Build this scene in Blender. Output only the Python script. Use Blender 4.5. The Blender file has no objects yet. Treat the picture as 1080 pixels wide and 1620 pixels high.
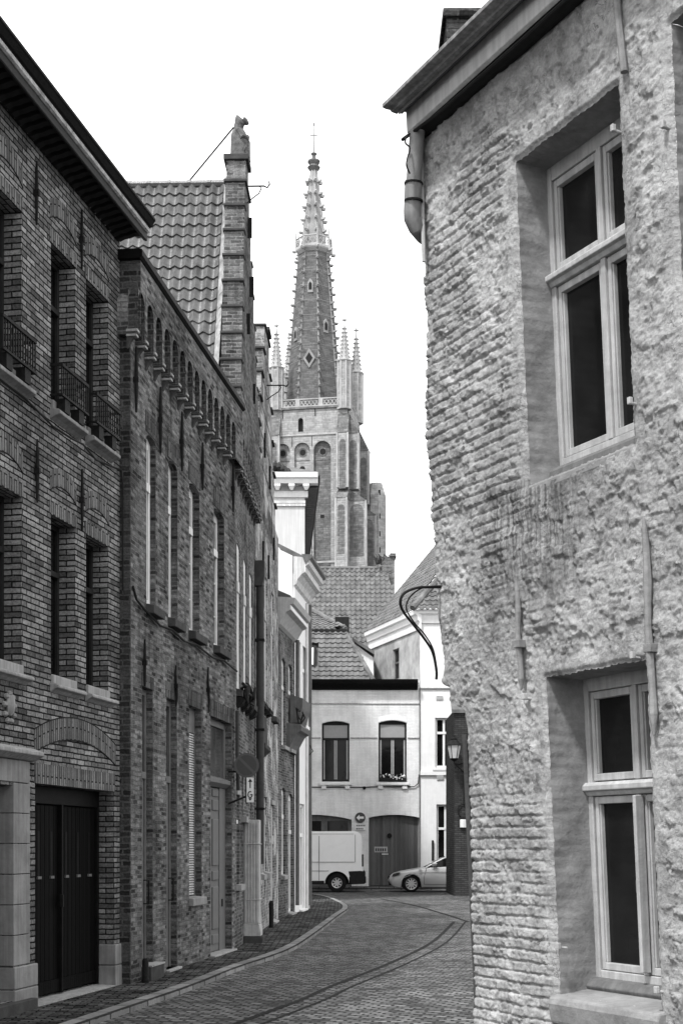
import bpy, bmesh, math, random
import numpy as np
from mathutils import Vector, Matrix
random.seed(7)
R = math.radians
sc = bpy.context.scene
# ------------------------------------------------------------------ camera, sky, sun, exposure
HZ, FP, EYE = 1340.0, 2250.0, 1.68         # horizon row, focal length in photo pixels, eye height
cam_d = bpy.data.cameras.new('camera'); cam = bpy.data.objects.new('camera', cam_d)
sc.collection.objects.link(cam); sc.camera = cam
cam.location = (0, 0, EYE); cam.rotation_euler = (R(90), 0, 0)
cam_d.sensor_fit = 'HORIZONTAL'; cam_d.sensor_width = 36; cam_d.lens = 36*FP/1080
cam_d.shift_y = (HZ-810)/1080; cam_d.clip_start = .1; cam_d.clip_end = 3000
world = bpy.data.worlds.new('World'); sc.world = world; world.use_nodes = True
wt = world.node_tree; wt.nodes.clear()
SUN_EL, SUN_AZ = 58, 216                   # the sun stands behind the camera, a little to its left, veiled by cloud
sky = wt.nodes.new('ShaderNodeTexSky'); sky.sky_type = 'NISHITA'; sky.sun_disc = False
sky.sun_elevation = R(SUN_EL); sky.sun_rotation = R(SUN_AZ)
bw = wt.nodes.new('ShaderNodeRGBToBW'); mul = wt.nodes.new('ShaderNodeMath'); mul.operation = 'MULTIPLY_ADD'
mul.inputs[1].default_value = .35; mul.inputs[2].default_value = 16.0     # thin even cloud over the sky
bg = wt.nodes.new('ShaderNodeBackground'); bg.inputs[1].default_value = .1
wo = wt.nodes.new('ShaderNodeOutputWorld')
wt.links.new(sky.outputs[0], bw.inputs[0]); wt.links.new(bw.outputs[0], mul.inputs[0])
wt.links.new(mul.outputs[0], bg.inputs[0]); wt.links.new(bg.outputs[0], wo.inputs[0])
sd = bpy.data.lights.new('sun', 'SUN'); sd.energy = 4.2; sd.angle = R(6); sd.color = (1, 1, 1)
sun = bpy.data.objects.new('sun', sd); sc.collection.objects.link(sun)
az = R(SUN_AZ)
sdir = Vector((math.sin(az)*math.cos(R(SUN_EL)), math.cos(az)*math.cos(R(SUN_EL)), math.sin(R(SUN_EL))))
sun.rotation_euler = sdir.to_track_quat('Z', 'Y').to_euler(); sun.location = sdir*40
sc.view_settings.view_transform = 'Standard'; sc.view_settings.look = 'None'
sc.view_settings.exposure = 0.15; sc.view_settings.gamma = 1
sc.cycles.max_bounces = 5; sc.cycles.diffuse_bounces = 1

# ------------------------------------------------------------------ materials (the photograph is black and white)
def g(v): return (v, v, v, 1)
class NT:
    def __init__(s, name, rough=.8, spec=.3):
        s.m = bpy.data.materials.new(name); s.m.use_nodes = True; s.t = s.m.node_tree
        s.b = s.t.nodes['Principled BSDF']; s.b.inputs['Roughness'].default_value = rough
        s.b.inputs['Specular IOR Level'].default_value = spec*.12 if rough > .45 else spec
    def n(s, typ, **k):
        o = s.t.nodes.new(typ)
        for a, v in k.items():
            if a.startswith('i_'):
                key = a[2:]; key = int(key) if key.isdigit() else key.replace('_', ' ')
                o.inputs[key].default_value = v
            else: setattr(o, a, v)
        return o
    def l(s, a, b): s.t.links.new(a, b)
    def uv(s): return s.n('ShaderNodeTexCoord').outputs['UV']
    def ob(s): return s.n('ShaderNodeTexCoord').outputs['Object']
    def scale(s, vec, x, y, z):
        m = s.n('ShaderNodeMapping'); m.inputs['Scale'].default_value = (x, y, z); s.l(vec, m.inputs[0]); return m.outputs[0]
    def noise(s, vec, sc_, det=4, rough=.6, dist=0):
        o = s.n('ShaderNodeTexNoise', i_Scale=sc_, i_Detail=det, i_Roughness=rough, i_Distortion=dist); s.l(vec, o.inputs['Vector']); return o.outputs['Fac']
    def ramp(s, fac, stops):
        o = s.n('ShaderNodeValToRGB'); s.l(fac, o.inputs[0]); e = o.color_ramp.elements
        while len(e) < len(stops): e.new(.5)
        for q, (p, v) in zip(e, stops): q.position = p; q.color = g(v)
        return o.outputs[0]
    def mix(s, a, b, fac=1, mode='MULTIPLY'):
        o = s.n('ShaderNodeMix', data_type='RGBA', blend_type=mode)
        for sock, v in ((o.inputs[0], fac), (o.inputs[6], a), (o.inputs[7], b)):
            if isinstance(v, (int, float)): sock.default_value = v if sock.type == 'VALUE' else g(v)
            else: s.l(v, sock)
        return o.outputs[2]
    def bump(s, h, dist, strength=1, prev=None):
        o = s.n('ShaderNodeBump', i_Strength=strength, i_Distance=dist); s.l(h, o.inputs['Height'])
        if prev is not None: s.l(prev, o.inputs['Normal'])
        return o.outputs[0]
    def out(s, col=None, nrm=None, rough=None):
        if col is not None: s.l(col, s.b.inputs['Base Color'])
        if nrm is not None: s.l(nrm, s.b.inputs['Normal'])
        if rough is not None: s.l(rough, s.b.inputs['Roughness'])
        return s.m

def plain(name, v, rough=.6, spec=.3, var=.25, sc_=6, bump=.003, metal=0, streak=0):
    t = NT(name, rough, spec); t.b.inputs['Metallic'].default_value = metal
    c = t.ob(); n = t.noise(c, sc_, 6, .65)
    col = t.ramp(n, [(.3, v*(1-var)), (.72, min(1, v*(1+var)))])
    if streak:
        s2 = t.noise(t.scale(c, 14, 14, .5), 1.5, 4, .6)
        col = t.mix(col, t.ramp(s2, [(.42, 1-streak), (.6, 1)]))
    n2 = t.noise(c, sc_*9, 4, .6)
    return t.out(col, t.bump(n2, bump))

def brick(name, lo, hi, mortar, bw_=.21, rh=.062, ms=.009, var=.45, bump=.006, stain=.5, white=0, soldier=False, warp=.004, rough=.85, spots=0):
    t = NT(name, 1, .0)
    uv = t.uv()
    if soldier:
        mp = t.n('ShaderNodeMapping'); mp.inputs['Rotation'].default_value = (0, 0, R(90)); t.l(uv, mp.inputs[0]); uv = mp.outputs[0]
    wn = t.n('ShaderNodeTexNoise', i_Scale=9.0, i_Detail=3.0); t.l(uv, wn.inputs['Vector'])
    sub = t.n('ShaderNodeVectorMath', operation='SUBTRACT'); t.l(wn.outputs['Color'], sub.inputs[0]); sub.inputs[1].default_value = (.5, .5, .5)
    scl = t.n('ShaderNodeVectorMath', operation='SCALE'); t.l(sub.outputs[0], scl.inputs[0]); scl.inputs['Scale'].default_value = warp*4
    add = t.n('ShaderNodeVectorMath', operation='ADD'); t.l(uv, add.inputs[0]); t.l(scl.outputs[0], add.inputs[1]); v = add.outputs[0]
    def br(off):
        b = t.n('ShaderNodeTexBrick', offset=.5, offset_frequency=2, squash_frequency=2)
        t.l(v, b.inputs['Vector'])
        b.inputs['Scale'].default_value = 1; b.inputs['Brick Width'].default_value = bw_; b.inputs['Row Height'].default_value = rh
        b.inputs['Mortar Size'].default_value = ms; b.inputs['Mortar Smooth'].default_value = .35; b.inputs['Bias'].default_value = off
        return b
    b = br(0); b.inputs['Color1'].default_value = g(lo); b.inputs['Color2'].default_value = g(hi); b.inputs['Mortar'].default_value = g(mortar)
    n1 = t.noise(uv, 34, 5, .7); n2 = t.noise(uv, .9, 5, .62, .4); n3 = t.noise(t.scale(uv, 5, .6, 1), 1.3, 5, .6)
    col = t.mix(b.outputs['Color'], t.ramp(n1, [(.25, 1-var), (.75, 1+var*.7)]))
    col = t.mix(col, t.ramp(n2, [(.3, 1-stain), (.6, 1)]))
    col = t.mix(col, t.ramp(n3, [(.32, 1-stain*.6), (.55, 1)]))
    if spots:
        n4 = t.noise(uv, 7, 6, .75, .6)
        col = t.mix(col, spots, t.ramp(n4, [(.66, 0), (.72, .75)]), 'MIX')
    if white:
        n5 = t.noise(uv, 1.4, 7, .7, .8)
        col = t.mix(col, white, t.ramp(n5, [(.5, 0), (.58, .8)]), 'MIX')
    inv = t.n('ShaderNodeMath', operation='SUBTRACT'); inv.inputs[0].default_value = 1; t.l(b.outputs['Fac'], inv.inputs[1])
    nb = t.bump(inv.outputs[0], bump*1.4); nb = t.bump(n1, bump, 1, nb)
    return t.out(col, nb)

def wood(name, v, plank=.12, rough=.55, spec=.3, vert=True, var=.3):
    t = NT(name, rough, spec); uv = t.uv()
    w = t.n('ShaderNodeTexWave', wave_type='BANDS', bands_direction='X' if vert else 'Y', wave_profile='SAW', i_Scale=1/plank/6.2832*3.1416)
    t.l(uv, w.inputs['Vector'])
    gr = t.noise(t.scale(uv, 40, 1.2, 1) if vert else t.scale(uv, 1.2, 40, 1), 2, 5, .6)
    fl = t.noise(t.scale(uv, 1/plank, .05, 1), .9, 1, .5)
    col = t.ramp(gr, [(.25, v*(1-var)), (.75, v*(1+var))]); col = t.mix(col, t.ramp(fl, [(.35, .75), (.65, 1.2)]))
    gap = t.ramp(w.outputs['Fac'], [(0, 0), (.07, 1)]); col = t.mix(col, t.ramp(w.outputs['Fac'], [(0, .25), (.06, 1)]))
    return t.out(col, t.bump(gap, .008))

def glass(name, v=.012, rough=.06):
    t = NT(name, rough, .16); c = t.ob(); n = t.noise(c, 1.6, 3, .5)
    return t.out(t.ramp(n, [(.3, v*.5), (.7, v*1.8)]), t.bump(n, .004))

M = {}
M['brickA'] = brick('brown_brick', .11, .36, .022, stain=.45, var=.7, bump=.008, spots=.3)
M['brickA_sold'] = brick('brown_brick_on_end', .12, .27, .04, bw_=.27, rh=.058, stain=.3, var=.3, soldier=True)
M['brickA_dark'] = brick('brown_brick_joints', .14, .38, .04, stain=.3, var=.3, ms=.012)
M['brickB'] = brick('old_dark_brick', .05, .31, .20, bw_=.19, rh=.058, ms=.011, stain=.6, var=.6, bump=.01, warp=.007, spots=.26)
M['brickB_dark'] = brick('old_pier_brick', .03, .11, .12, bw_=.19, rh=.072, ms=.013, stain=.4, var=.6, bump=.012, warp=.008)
M['brickB_sold'] = brick('old_dark_brick_on_end', .06, .18, .06, bw_=.27, rh=.06, stain=.4, var=.4, soldier=True)
M['brickC'] = brick('pale_patched_brick', .06, .26, .27, bw_=.19, rh=.06, ms=.011, stain=.6, var=.6, bump=.012, warp=.007, spots=.42)
M['brickD'] = brick('limewashed_brick', .1, .32, .36, bw_=.19, rh=.06, ms=.012, stain=.5, var=.5, bump=.012, warp=.008, white=.55)
M['brickW'] = brick('white_painted_brick', .82, .88, .76, bw_=.21, rh=.065, ms=.006, stain=.2, var=.1, bump=.005)
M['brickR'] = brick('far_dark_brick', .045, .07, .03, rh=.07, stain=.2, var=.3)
M['tower'] = brick('church_pale_brick', .33, .47, .38, bw_=.9, rh=.35, ms=.05, stain=.35, var=.35, bump=.02, warp=.05)
M['tower_dark'] = brick('church_grey_brick', .15, .25, .18, bw_=.9, rh=.35, ms=.04, stain=.4, var=.35, bump=.02, warp=.05)
M['spire'] = brick('spire_dark_brick', .12, .19, .15, bw_=.9, rh=.3, ms=.04, stain=.35, var=.35, bump=.02, warp=.05)
M['tower_stone'] = plain('church_pale_stone', .36, .85, .2, .3, .5, .02)
M['stone'] = plain('grey_stone', .24, .8, .3, .25, 3, .004, streak=.2)
M['stone_pale'] = plain('pale_stone', .33, .8, .3, .2, 4, .004, streak=.25)
M['stone_dark'] = plain('dark_stone', .06, .85, .25, .3, 4, .006)
M['stone_old'] = plain('lichen_stone', .38, .9, .2, .55, 9, .012)
M['lead'] = plain('lead_flashing', .33, .6, .4, .35, 3, .01, streak=.3)
M['white'] = plain('white_paint', .78, .6, .35, .05, 4, .001, streak=.06)
M['cream'] = plain('cream_render', .56, .7, .3, .07, 2, .001, streak=.12)
M['offwhite'] = plain('weathered_white_paint', .66, .65, .3, .12, 5, .003, streak=.3)
M['stucco'] = plain('stained_stucco', .42, .85, .2, .4, 1.3, .003, streak=.15)
M['crown'] = plain('peeling_grey_moulding', .27, .7, .3, .35, 5, .004, streak=.3)
M['fascia'] = plain('pale_fascia_board', .5, .6, .35, .12, 5, .003, streak=.15)
M['statue'] = plain('dark_weathered_stone', .12, .9, .2, .6, 9, .012)
M['rib'] = plain('weathered_rib_stone', .24, .85, .2, .3, .5, .02)
M['trim'] = plain('grey_white_wood', .42, .6, .35, .15, 8, .003, streak=.2)
M['trim_mid'] = plain('mid_grey_wood', .14, .6, .35, .2, 8, .003, streak=.2)
M['black'] = plain('black_paint', .008, .5, .2, .3, 8, .001)
M['iron'] = plain('wrought_iron', .015, .6, .4, .4, 20, .003)
M['darkwood'] = wood('near_black_planks', .006, .1, spec=.12)
M['garage'] = wood('weathered_grey_planks', .12, .14, var=.35)
M['doorB'] = plain('grey_green_door_paint', .13, .5, .4, .08, 8, .001)
M['shutter'] = wood('louvred_shutter', .22, .035, vert=False)
M['dark_trim'] = plain('dark_window_wood', .022, .5, .4, .2, 8, .001)
M['pane'] = glass('dark_glass', .006); M['pane_near'] = glass('old_window_glass', .008, .12); M['pane_near'].node_tree.nodes['Principled BSDF'].inputs['Specular IOR Level'].default_value = .2
M['pane_grey'] = glass('grey_glass', .05, .1)
M['blind'] = plain('pale_window_blind', .3, .7, .3, .06, 5, .001)
M['tile'] = plain('grey_glazed_tile', .085, .33, .45, .5, 4, .006)
M['tile_far'] = plain('worn_roof_tile', .14, .7, .3, .5, 2.6, .01)
M['tile_dark'] = plain('dark_roof_tile', .13, .7, .3, .35, 3, .006)
M['pipe'] = plain('zinc_pipe', .05, .55, .4, .25, 6, .001)
M['pipeR'] = plain('painted_pipe', .24, .55, .4, .15, 6, .001, streak=.2)
M['tyre'] = plain('tyre_rubber', .015, .8, .3, .2, 20, .001)
M['alloy'] = plain('alloy_rim', .5, .3, .6, .08, 20, 0, metal=.6)
M['vanw'] = plain('white_van_paint', .82, .35, .5, .03, 3, 0)
M['silver'] = plain('silver_car_paint', .5, .28, .6, .03, 3, 0, metal=.2)
M['plastic'] = plain('black_plastic', .02, .5, .4, .2, 12, .001)
M['lamp_glass'] = plain('frosted_glass', .45, .25, .5, .1, 6, 0)
M['sign_dark'] = plain('dark_sign_face', .03, .4, .4, .1, 8, 0)
M['sign_bar'] = plain('dark_red_sign_band', .055, .4, .4, .1, 8, 0)
M['sign_white'] = plain('white_sign_face', .7, .45, .4, .05, 8, 0)
M['flower'] = plain('pale_petals', .7, .7, .2, .2, 30, 0)
M['leaf'] = plain('dark_leaves', .05, .7, .2, .4, 20, 0)

# near painted wall on the right
def mat_plaster():
    t = NT('flaking_grey_limewash', .75, .15); c = t.ob()
    a = t.noise(c, 1.1, 6, .65, .5); b = t.noise(c, 9, 6, .7); d = t.noise(c, 60, 5, .7)
    col = t.ramp(a, [(.3, .21), (.65, .44)])
    col = t.mix(col, t.ramp(b, [(.26, .42), (.5, 1), (.78, 1.35)]))
    col = t.mix(col, t.ramp(d, [(.3, .8), (.7, 1.15)]))
    e = t.noise(c, 4.5, 8, .75, 1.2)
    col = t.mix(col, .56, t.ramp(e, [(.6, 0), (.68, .7)]), 'MIX')
    col = t.mix(col, .13, t.ramp(t.noise(c, 6.5, 8, .75, .9), [(.66, 0), (.74, .7)]), 'MIX')
    vo = t.n('ShaderNodeTexVoronoi', feature='DISTANCE_TO_EDGE', i_Scale=7.0); wv = t.n('ShaderNodeTexNoise', i_Scale=6.0, i_Detail=5.0); t.l(c, wv.inputs['Vector'])
    av = t.n('ShaderNodeVectorMath', operation='MULTIPLY_ADD'); t.l(wv.outputs['Color'], av.inputs[0]); av.inputs[1].default_value = (.35, .35, .35); t.l(c, av.inputs[2]); t.l(av.outputs[0], vo.inputs['Vector'])
    crk = t.mix(t.ramp(vo.outputs['Distance'], [(.0, 1), (.018, 0)]), t.ramp(t.noise(c, 2.3, 3, .5), [(.5, 0), (.6, 1)]))
    col = t.mix(col, .09, crk, 'MIX')
    # dirt streaks that run down below the upper window sill (stain kept in the wall's own coordinates)
    uv = t.uv(); sx = t.n('ShaderNodeSeparateXYZ'); t.l(uv, sx.inputs[0])
    st = t.noise(t.scale(uv, 42, 1.4, 1), 1, 5, .7)
    def band(src, lo0, lo1, hi0, hi1):
        m1 = t.n('ShaderNodeMapRange', i_1=lo0, i_2=lo1, interpolation_type='SMOOTHSTEP'); t.l(src, m1.inputs[0])
        m2 = t.n('ShaderNodeMapRange', i_1=hi1, i_2=hi0, interpolation_type='SMOOTHSTEP'); t.l(src, m2.inputs[0])
        k = t.n('ShaderNodeMath', operation='MULTIPLY'); t.l(m1.outputs[0], k.inputs[0]); t.l(m2.outputs[0], k.inputs[1]); return k.outputs[0]
    k = t.n('ShaderNodeMath', operation='MULTIPLY')
    t.l(band(sx.outputs[0], .55, .8, 1.55, 1.75), k.inputs[0]); t.l(band(sx.outputs[1], 2.9, 3.75, 3.98, 4.02), k.inputs[1])
    k2 = t.n('ShaderNodeMath', operation='MULTIPLY'); t.l(k.outputs[0], k2.inputs[0]); t.l(t.ramp(st, [(.4, 0), (.62, .85)]), k2.inputs[1])
    col = t.mix(col, .07, k2.outputs[0], 'MIX')
    f2 = t.noise(c, 26, 6, .75, .4); nb = t.bump(b, .02); nb = t.bump(f2, .012, 1, nb); nb = t.bump(d, .006, 1, nb)
    return t.out(col, nb)
M['plaster'] = mat_plaster()
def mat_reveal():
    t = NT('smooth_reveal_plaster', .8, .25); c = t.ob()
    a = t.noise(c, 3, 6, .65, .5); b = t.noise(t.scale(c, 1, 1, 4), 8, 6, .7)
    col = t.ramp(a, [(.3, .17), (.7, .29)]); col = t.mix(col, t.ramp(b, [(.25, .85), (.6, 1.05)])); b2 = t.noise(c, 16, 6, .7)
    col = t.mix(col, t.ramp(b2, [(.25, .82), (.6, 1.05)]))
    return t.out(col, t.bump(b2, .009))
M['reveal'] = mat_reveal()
def mat_setts():
    t = NT('granite_setts', .62, .8); c = t.ob()
    wn = t.n('ShaderNodeTexNoise', i_Scale=2.2, i_Detail=2.0); t.l(c, wn.inputs['Vector'])
    sub = t.n('ShaderNodeVectorMath', operation='SUBTRACT'); t.l(wn.outputs['Color'], sub.inputs[0]); sub.inputs[1].default_value = (.5, .5, .5)
    scl = t.n('ShaderNodeVectorMath', operation='SCALE'); t.l(sub.outputs[0], scl.inputs[0]); scl.inputs['Scale'].default_value = .12
    add = t.n('ShaderNodeVectorMath', operation='ADD'); t.l(c, add.inputs[0]); t.l(scl.outputs[0], add.inputs[1])
    mp = t.n('ShaderNodeMapping'); mp.inputs['Rotation'].default_value = (0, 0, R(12)); t.l(add.outputs[0], mp.inputs[0])
    b = t.n('ShaderNodeTexBrick', offset=.5); t.l(mp.outputs[0], b.inputs['Vector'])
    b.inputs['Scale'].default_value = 1; b.inputs['Brick Width'].default_value = .15; b.inputs['Row Height'].default_value = .11
    b.inputs['Mortar Size'].default_value = .02; b.inputs['Mortar Smooth'].default_value = .5
    b.inputs['Color1'].default_value = g(.06); b.inputs['Color2'].default_value = g(.27); b.inputs['Mortar'].default_value = g(.03)
    n1 = t.noise(c, 24, 5, .7); n2 = t.noise(c, .7, 5, .6, .5)
    col = t.mix(b.outputs['Color'], t.ramp(n1, [(.25, .4), (.75, 1.5)])); col = t.mix(col, t.ramp(n2, [(.3, .6), (.65, 1.1)]))
    inv = t.n('ShaderNodeMath', operation='SUBTRACT'); inv.inputs[0].default_value = 1; t.l(b.outputs['Fac'], inv.inputs[1])
    nb = t.bump(inv.outputs[0], .06); nb = t.bump(n1, .03, 1, nb)
    return t.out(col, nb, t.ramp(n1, [(.3, .45), (.7, .8)]))
M['setts'] = mat_setts()
M['paving'] = brick('small_pavement_brick', .045, .2, .015, bw_=.2, rh=.09, ms=.012, stain=.5, var=.7, bump=.03, warp=.02)
M['kerb'] = brick('kerb_stone', .2, .28, .06, bw_=.6, rh=5, ms=.02, stain=.35, var=.3, bump=.006)
M['asphalt'] = plain('asphalt', .06, .85, .3, .3, 3, .01)
M['channel'] = plain('dark_channel_stone', .012, .6, .4, .4, 6, .01)

# ------------------------------------------------------------------ frames, meshes, things
class Fr:
    """Wall frame: u runs along the wall, w out of it, v up. O is where the wall meets the ground."""
    def __init__(s, O, d, n=None, up=(0, 0, 1)):
        s.O = Vector((O[0], O[1], O[2] if len(O) > 2 else 0)); s.d = Vector((d[0], d[1], 0)).normalized()
        s.n = Vector((n[0], n[1], 0)).normalized() if n else Vector((s.d.y, -s.d.x, 0)); s.up = Vector(up)
        s.Mi = Matrix((s.d, s.n, s.up)).transposed().inverted()
    def P(s, u, w, v): return s.O + s.d*u + s.n*w + s.up*v
    def px(s, x, y, w=0):                       # where the sight line of a photo pixel meets this wall (offset w)
        r = Vector(((x-540)/FP, 1, (HZ-y)/FP)); a = s.Mi @ (Vector((0, 0, EYE))-s.O); b = s.Mi @ r
        t = (w-a.y)/b.y; return a.x+b.x*t, a.z+b.z*t
    def uD(s, D): return (D-s.O.y)/s.d.y
def at(x, y, D): return Vector(((x-540)/FP*D, D, EYE+(HZ-y)/FP*D))
def gp(x, y, z=-.06):
    D = (EYE-z)*FP/(y-HZ); return Vector(((x-540)/FP*D, D, z))
WF = Fr((0, 0, 0), (1, 0), (0, -1))
class XYZ:                                       # plain world coordinates
    O = Vector((0, 0, 0))
    def P(s, x, y, z): return Vector((x, y, z))
XF = XYZ()
class MB:
    def __init__(s, fr=XF): s.fr = fr; s.v = []; s.f = []; s.uvs = []
    def pt(s, p): s.v.append(tuple(p)); return len(s.v)-1
    def face(s, pts, uv=None):
        i = [s.pt(p) for p in pts]; s.f.append(i); s.uvs.append(uv)
    def idx(s, i, uv=None): s.f.append(list(i)); s.uvs.append(uv)
    def box(s, a0, a1, b0, b1, c0, c1):
        p = [s.pt((a, b, c)) for a in (a0, a1) for b in (b0, b1) for c in (c0, c1)]
        for q in ((0, 1, 3, 2), (4, 6, 7, 5), (0, 4, 5, 1), (2, 3, 7, 6), (0, 2, 6, 4), (1, 5, 7, 3)): s.idx([p[k] for k in q])
        return s
    def prism(s, poly, fn):                      # poly of 2D points, fn(p, side) gives the 3D point for side 0 / 1
        a = [s.pt(fn(p, 0)) for p in poly]; b = [s.pt(fn(p, 1)) for p in poly]; n = len(poly)
        s.idx(a); s.idx(b[::-1])
        for k in range(n): s.idx((a[k], b[k], b[(k+1) % n], a[(k+1) % n]))
        return s
    def prof(s, poly, u0, u1):                   # (w, v) profile run along u
        return s.prism(poly, lambda p, e: ((u0, u1)[e], p[0], p[1]))
    def tube(s, path, r, seg=8, cap=True):
        path = [Vector(p) for p in path]; rr = r if isinstance(r, (list, tuple)) else [r]*len(path); rings = []
        ref = None
        for k, p in enumerate(path):
            t = (path[min(k+1, len(path)-1)]-path[max(k-1, 0)]).normalized()
            if ref is None: ref = Vector((0, 0, 1)) if abs(t.z) < .9 else Vector((1, 0, 0))
            x = t.cross(ref).normalized(); y = x.cross(t); ref = y
            rings.append([s.pt(p+(x*math.cos(2*math.pi*q/seg)+y*math.sin(2*math.pi*q/seg))*rr[k]) for q in range(seg)])
        for a, b in zip(rings, rings[1:]):
            for q in range(seg): s.idx((a[q], a[(q+1) % seg], b[(q+1) % seg], b[q]))
        if cap: s.idx(rings[0][::-1]); s.idx(rings[-1])
        return s
    def lathe(s, c, prof, seg=12, ph=0, sx=1, sy=1):    # c base centre, prof [(r, h)] up the third axis
        rings = [[s.pt((c[0]+sx*r*math.cos(ph+2*math.pi*q/seg), c[1]+sy*r*math.sin(ph+2*math.pi*q/seg), c[2]+h)) for q in range(seg)] for r, h in prof]
        for a, b in zip(rings, rings[1:]):
            for q in range(seg): s.idx((a[q], a[(q+1) % seg], b[(q+1) % seg], b[q]))
        s.idx(rings[0][::-1]); s.idx(rings[-1]); return s
    def disc(s, c, r, w0, w1, seg=24, r2=None):         # axis along the second coordinate
        r2 = r if r2 is None else r2
        a = [s.pt((c[0]+r*math.cos(2*math.pi*q/seg), w0, c[1]+r*math.sin(2*math.pi*q/seg))) for q in range(seg)]
        b = [s.pt((c[0]+r2*math.cos(2*math.pi*q/seg), w1, c[1]+r2*math.sin(2*math.pi*q/seg))) for q in range(seg)]
        s.idx(a); s.idx(b[::-1])
        for q in range(seg): s.idx((a[q], a[(q+1) % seg], b[(q+1) % seg], b[q]))
        return s
    def build(s, name, mat, parent=None, bevel=0, smooth=False, label=None):
        me = bpy.data.meshes.new(name)
        me.from_pydata([s.fr.P(*p) for p in s.v], [], s.f)
        ul = me.uv_layers.new(name='UVMap'); li = 0; data = np.empty(len(me.loops)*2, np.float32)
        V = s.v
        for f, uv in zip(s.f, s.uvs):
            if uv is None:
                a, b, c = (V[f[0]], V[f[1]], V[f[2]]) if len(f) < 5 else (V[f[0]], V[f[len(f)//3]], V[f[2*len(f)//3]])
                e1 = (b[0]-a[0], b[1]-a[1], b[2]-a[2]); e2 = (c[0]-a[0], c[1]-a[1], c[2]-a[2])
                n = (abs(e1[1]*e2[2]-e1[2]*e2[1]), abs(e1[2]*e2[0]-e1[0]*e2[2]), abs(e1[0]*e2[1]-e1[1]*e2[0])); ax = n.index(max(n))
                i0, i1 = ((1, 2), (0, 2), (0, 1))[ax]
                uv = [(V[i][i0], V[i][i1]) for i in f]
            for q in uv: data[li] = q[0]; data[li+1] = q[1]; li += 2
        ul.data.foreach_set('uv', data)
        bm = bmesh.new(); bm.from_mesh(me); bmesh.ops.recalc_face_normals(bm, faces=bm.faces); bm.to_mesh(me); bm.free()
        if smooth:
            me.polygons.foreach_set('use_smooth', [True]*len(me.polygons))
            try: me.set_sharp_from_angle(angle=R(40))
            except Exception: pass
        me.materials.append(M[mat] if isinstance(mat, str) else mat)
        o = bpy.data.objects.new(name, me); sc.collection.objects.link(o)
        if parent is not None:
            o.parent = parent
            if parent.type == 'EMPTY': o.matrix_parent_inverse = Matrix.Translation(-parent.location)
        if bevel:
            b = o.modifiers.new('edge', 'BEVEL'); b.width = bevel; b.segments = 2; b.limit_method = 'ANGLE'; b.angle_limit = R(50)
        if label: o['label'] = label
        return o
def thing(name, label, cat, loc, group=None):
    o = bpy.data.objects.new(name, None); sc.collection.objects.link(o); o.location = loc; o.empty_display_size = .3
    o['label'] = label; o['category'] = cat
    if group: o['group'] = group
    return o
def tag(o, label, cat, group=None):
    o['label'] = label; o['category'] = cat
    if group: o['group'] = group
    return o
def struct(o, kind='structure'): o['kind'] = kind; return o

def arc_pts(u0, u1, v1, rise, n=10):             # points of a segmental or round arch from (u0,v1) over to (u1,v1)
    c = (u1-u0)/2
    if rise < 1e-4: return [(u0, v1), (u1, v1)]
    rad = (c*c+rise*rise)/(2*rise); cy = v1+rise-rad; a = math.asin(min(1, c/rad))
    if rise > c: return [(u0+c-c*math.cos(math.pi*k/n), v1+rise*math.sin(math.pi*k/n)) for k in range(n+1)]
    return [((u0+u1)/2+rad*math.sin(-a+2*a*k/n), cy+rad*math.cos(-a+2*a*k/n)) for k in range(n+1)]
def wall_sheet(mb, u0, u1, v0, v1, ops, w=0, top=None):
    """Front sheet with openings (a0,a1,b0,b1,rise,depth) and their reveals."""
    us = sorted({u0, u1, *[o[0] for o in ops], *[o[1] for o in ops]}); us = [x for x in us if u0 <= x <= u1]
    vs = sorted({v0, v1, *[o[2] for o in ops], *[o[3]+o[4] for o in ops]}); vs = [x for x in vs if v0 <= x <= v1]
    for a, b in zip(us, us[1:]):
        for c, d in zip(vs, vs[1:]):
            mu, mv = (a+b)/2, (c+d)/2
            if any(o[0] < mu < o[1] and o[2] < mv < o[3]+o[4] for o in ops): continue
            mb.face([(a, w, c), (b, w, c), (b, w, d), (a, w, d)])
    for a0, a1, b0, b1, rise, dep in ops:
        pts = arc_pts(a0, a1, b1, rise)
        mb.face([(a0, w, b0), (a0, w-dep, b0), (a0, w-dep, b1), (a0, w, b1)])
        mb.face([(a1, w, b0), (a1, w-dep, b0), (a1, w-dep, b1), (a1, w, b1)])
        mb.face([(a0, w, b0), (a1, w, b0), (a1, w-dep, b0), (a0, w-dep, b0)])
        for p, q in zip(pts, pts[1:]):
            mb.face([(p[0], w, p[1]), (q[0], w, q[1]), (q[0], w-dep, q[1]), (p[0], w-dep, p[1])])
            if rise > 1e-4: mb.face([(p[0], w, p[1]), (q[0], w, q[1]), (q[0], w, b1+rise), (p[0], w, b1+rise)])
def shell(mb, u0, u1, v0, v1, dep, w=0, topz=None):   # the rest of a house's box behind its front sheet
    for u in (u0, u1): mb.face([(u, w, v0), (u, w-dep, v0), (u, w-dep, v1), (u, w, v1)])
    mb.face([(u0, w-dep, v0), (u1, w-dep, v0), (u1, w-dep, v1), (u0, w-dep, v1)])
    mb.face([(u0, w, v1), (u1, w, v1), (u1, w-dep, v1), (u0, w-dep, v1)])
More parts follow.
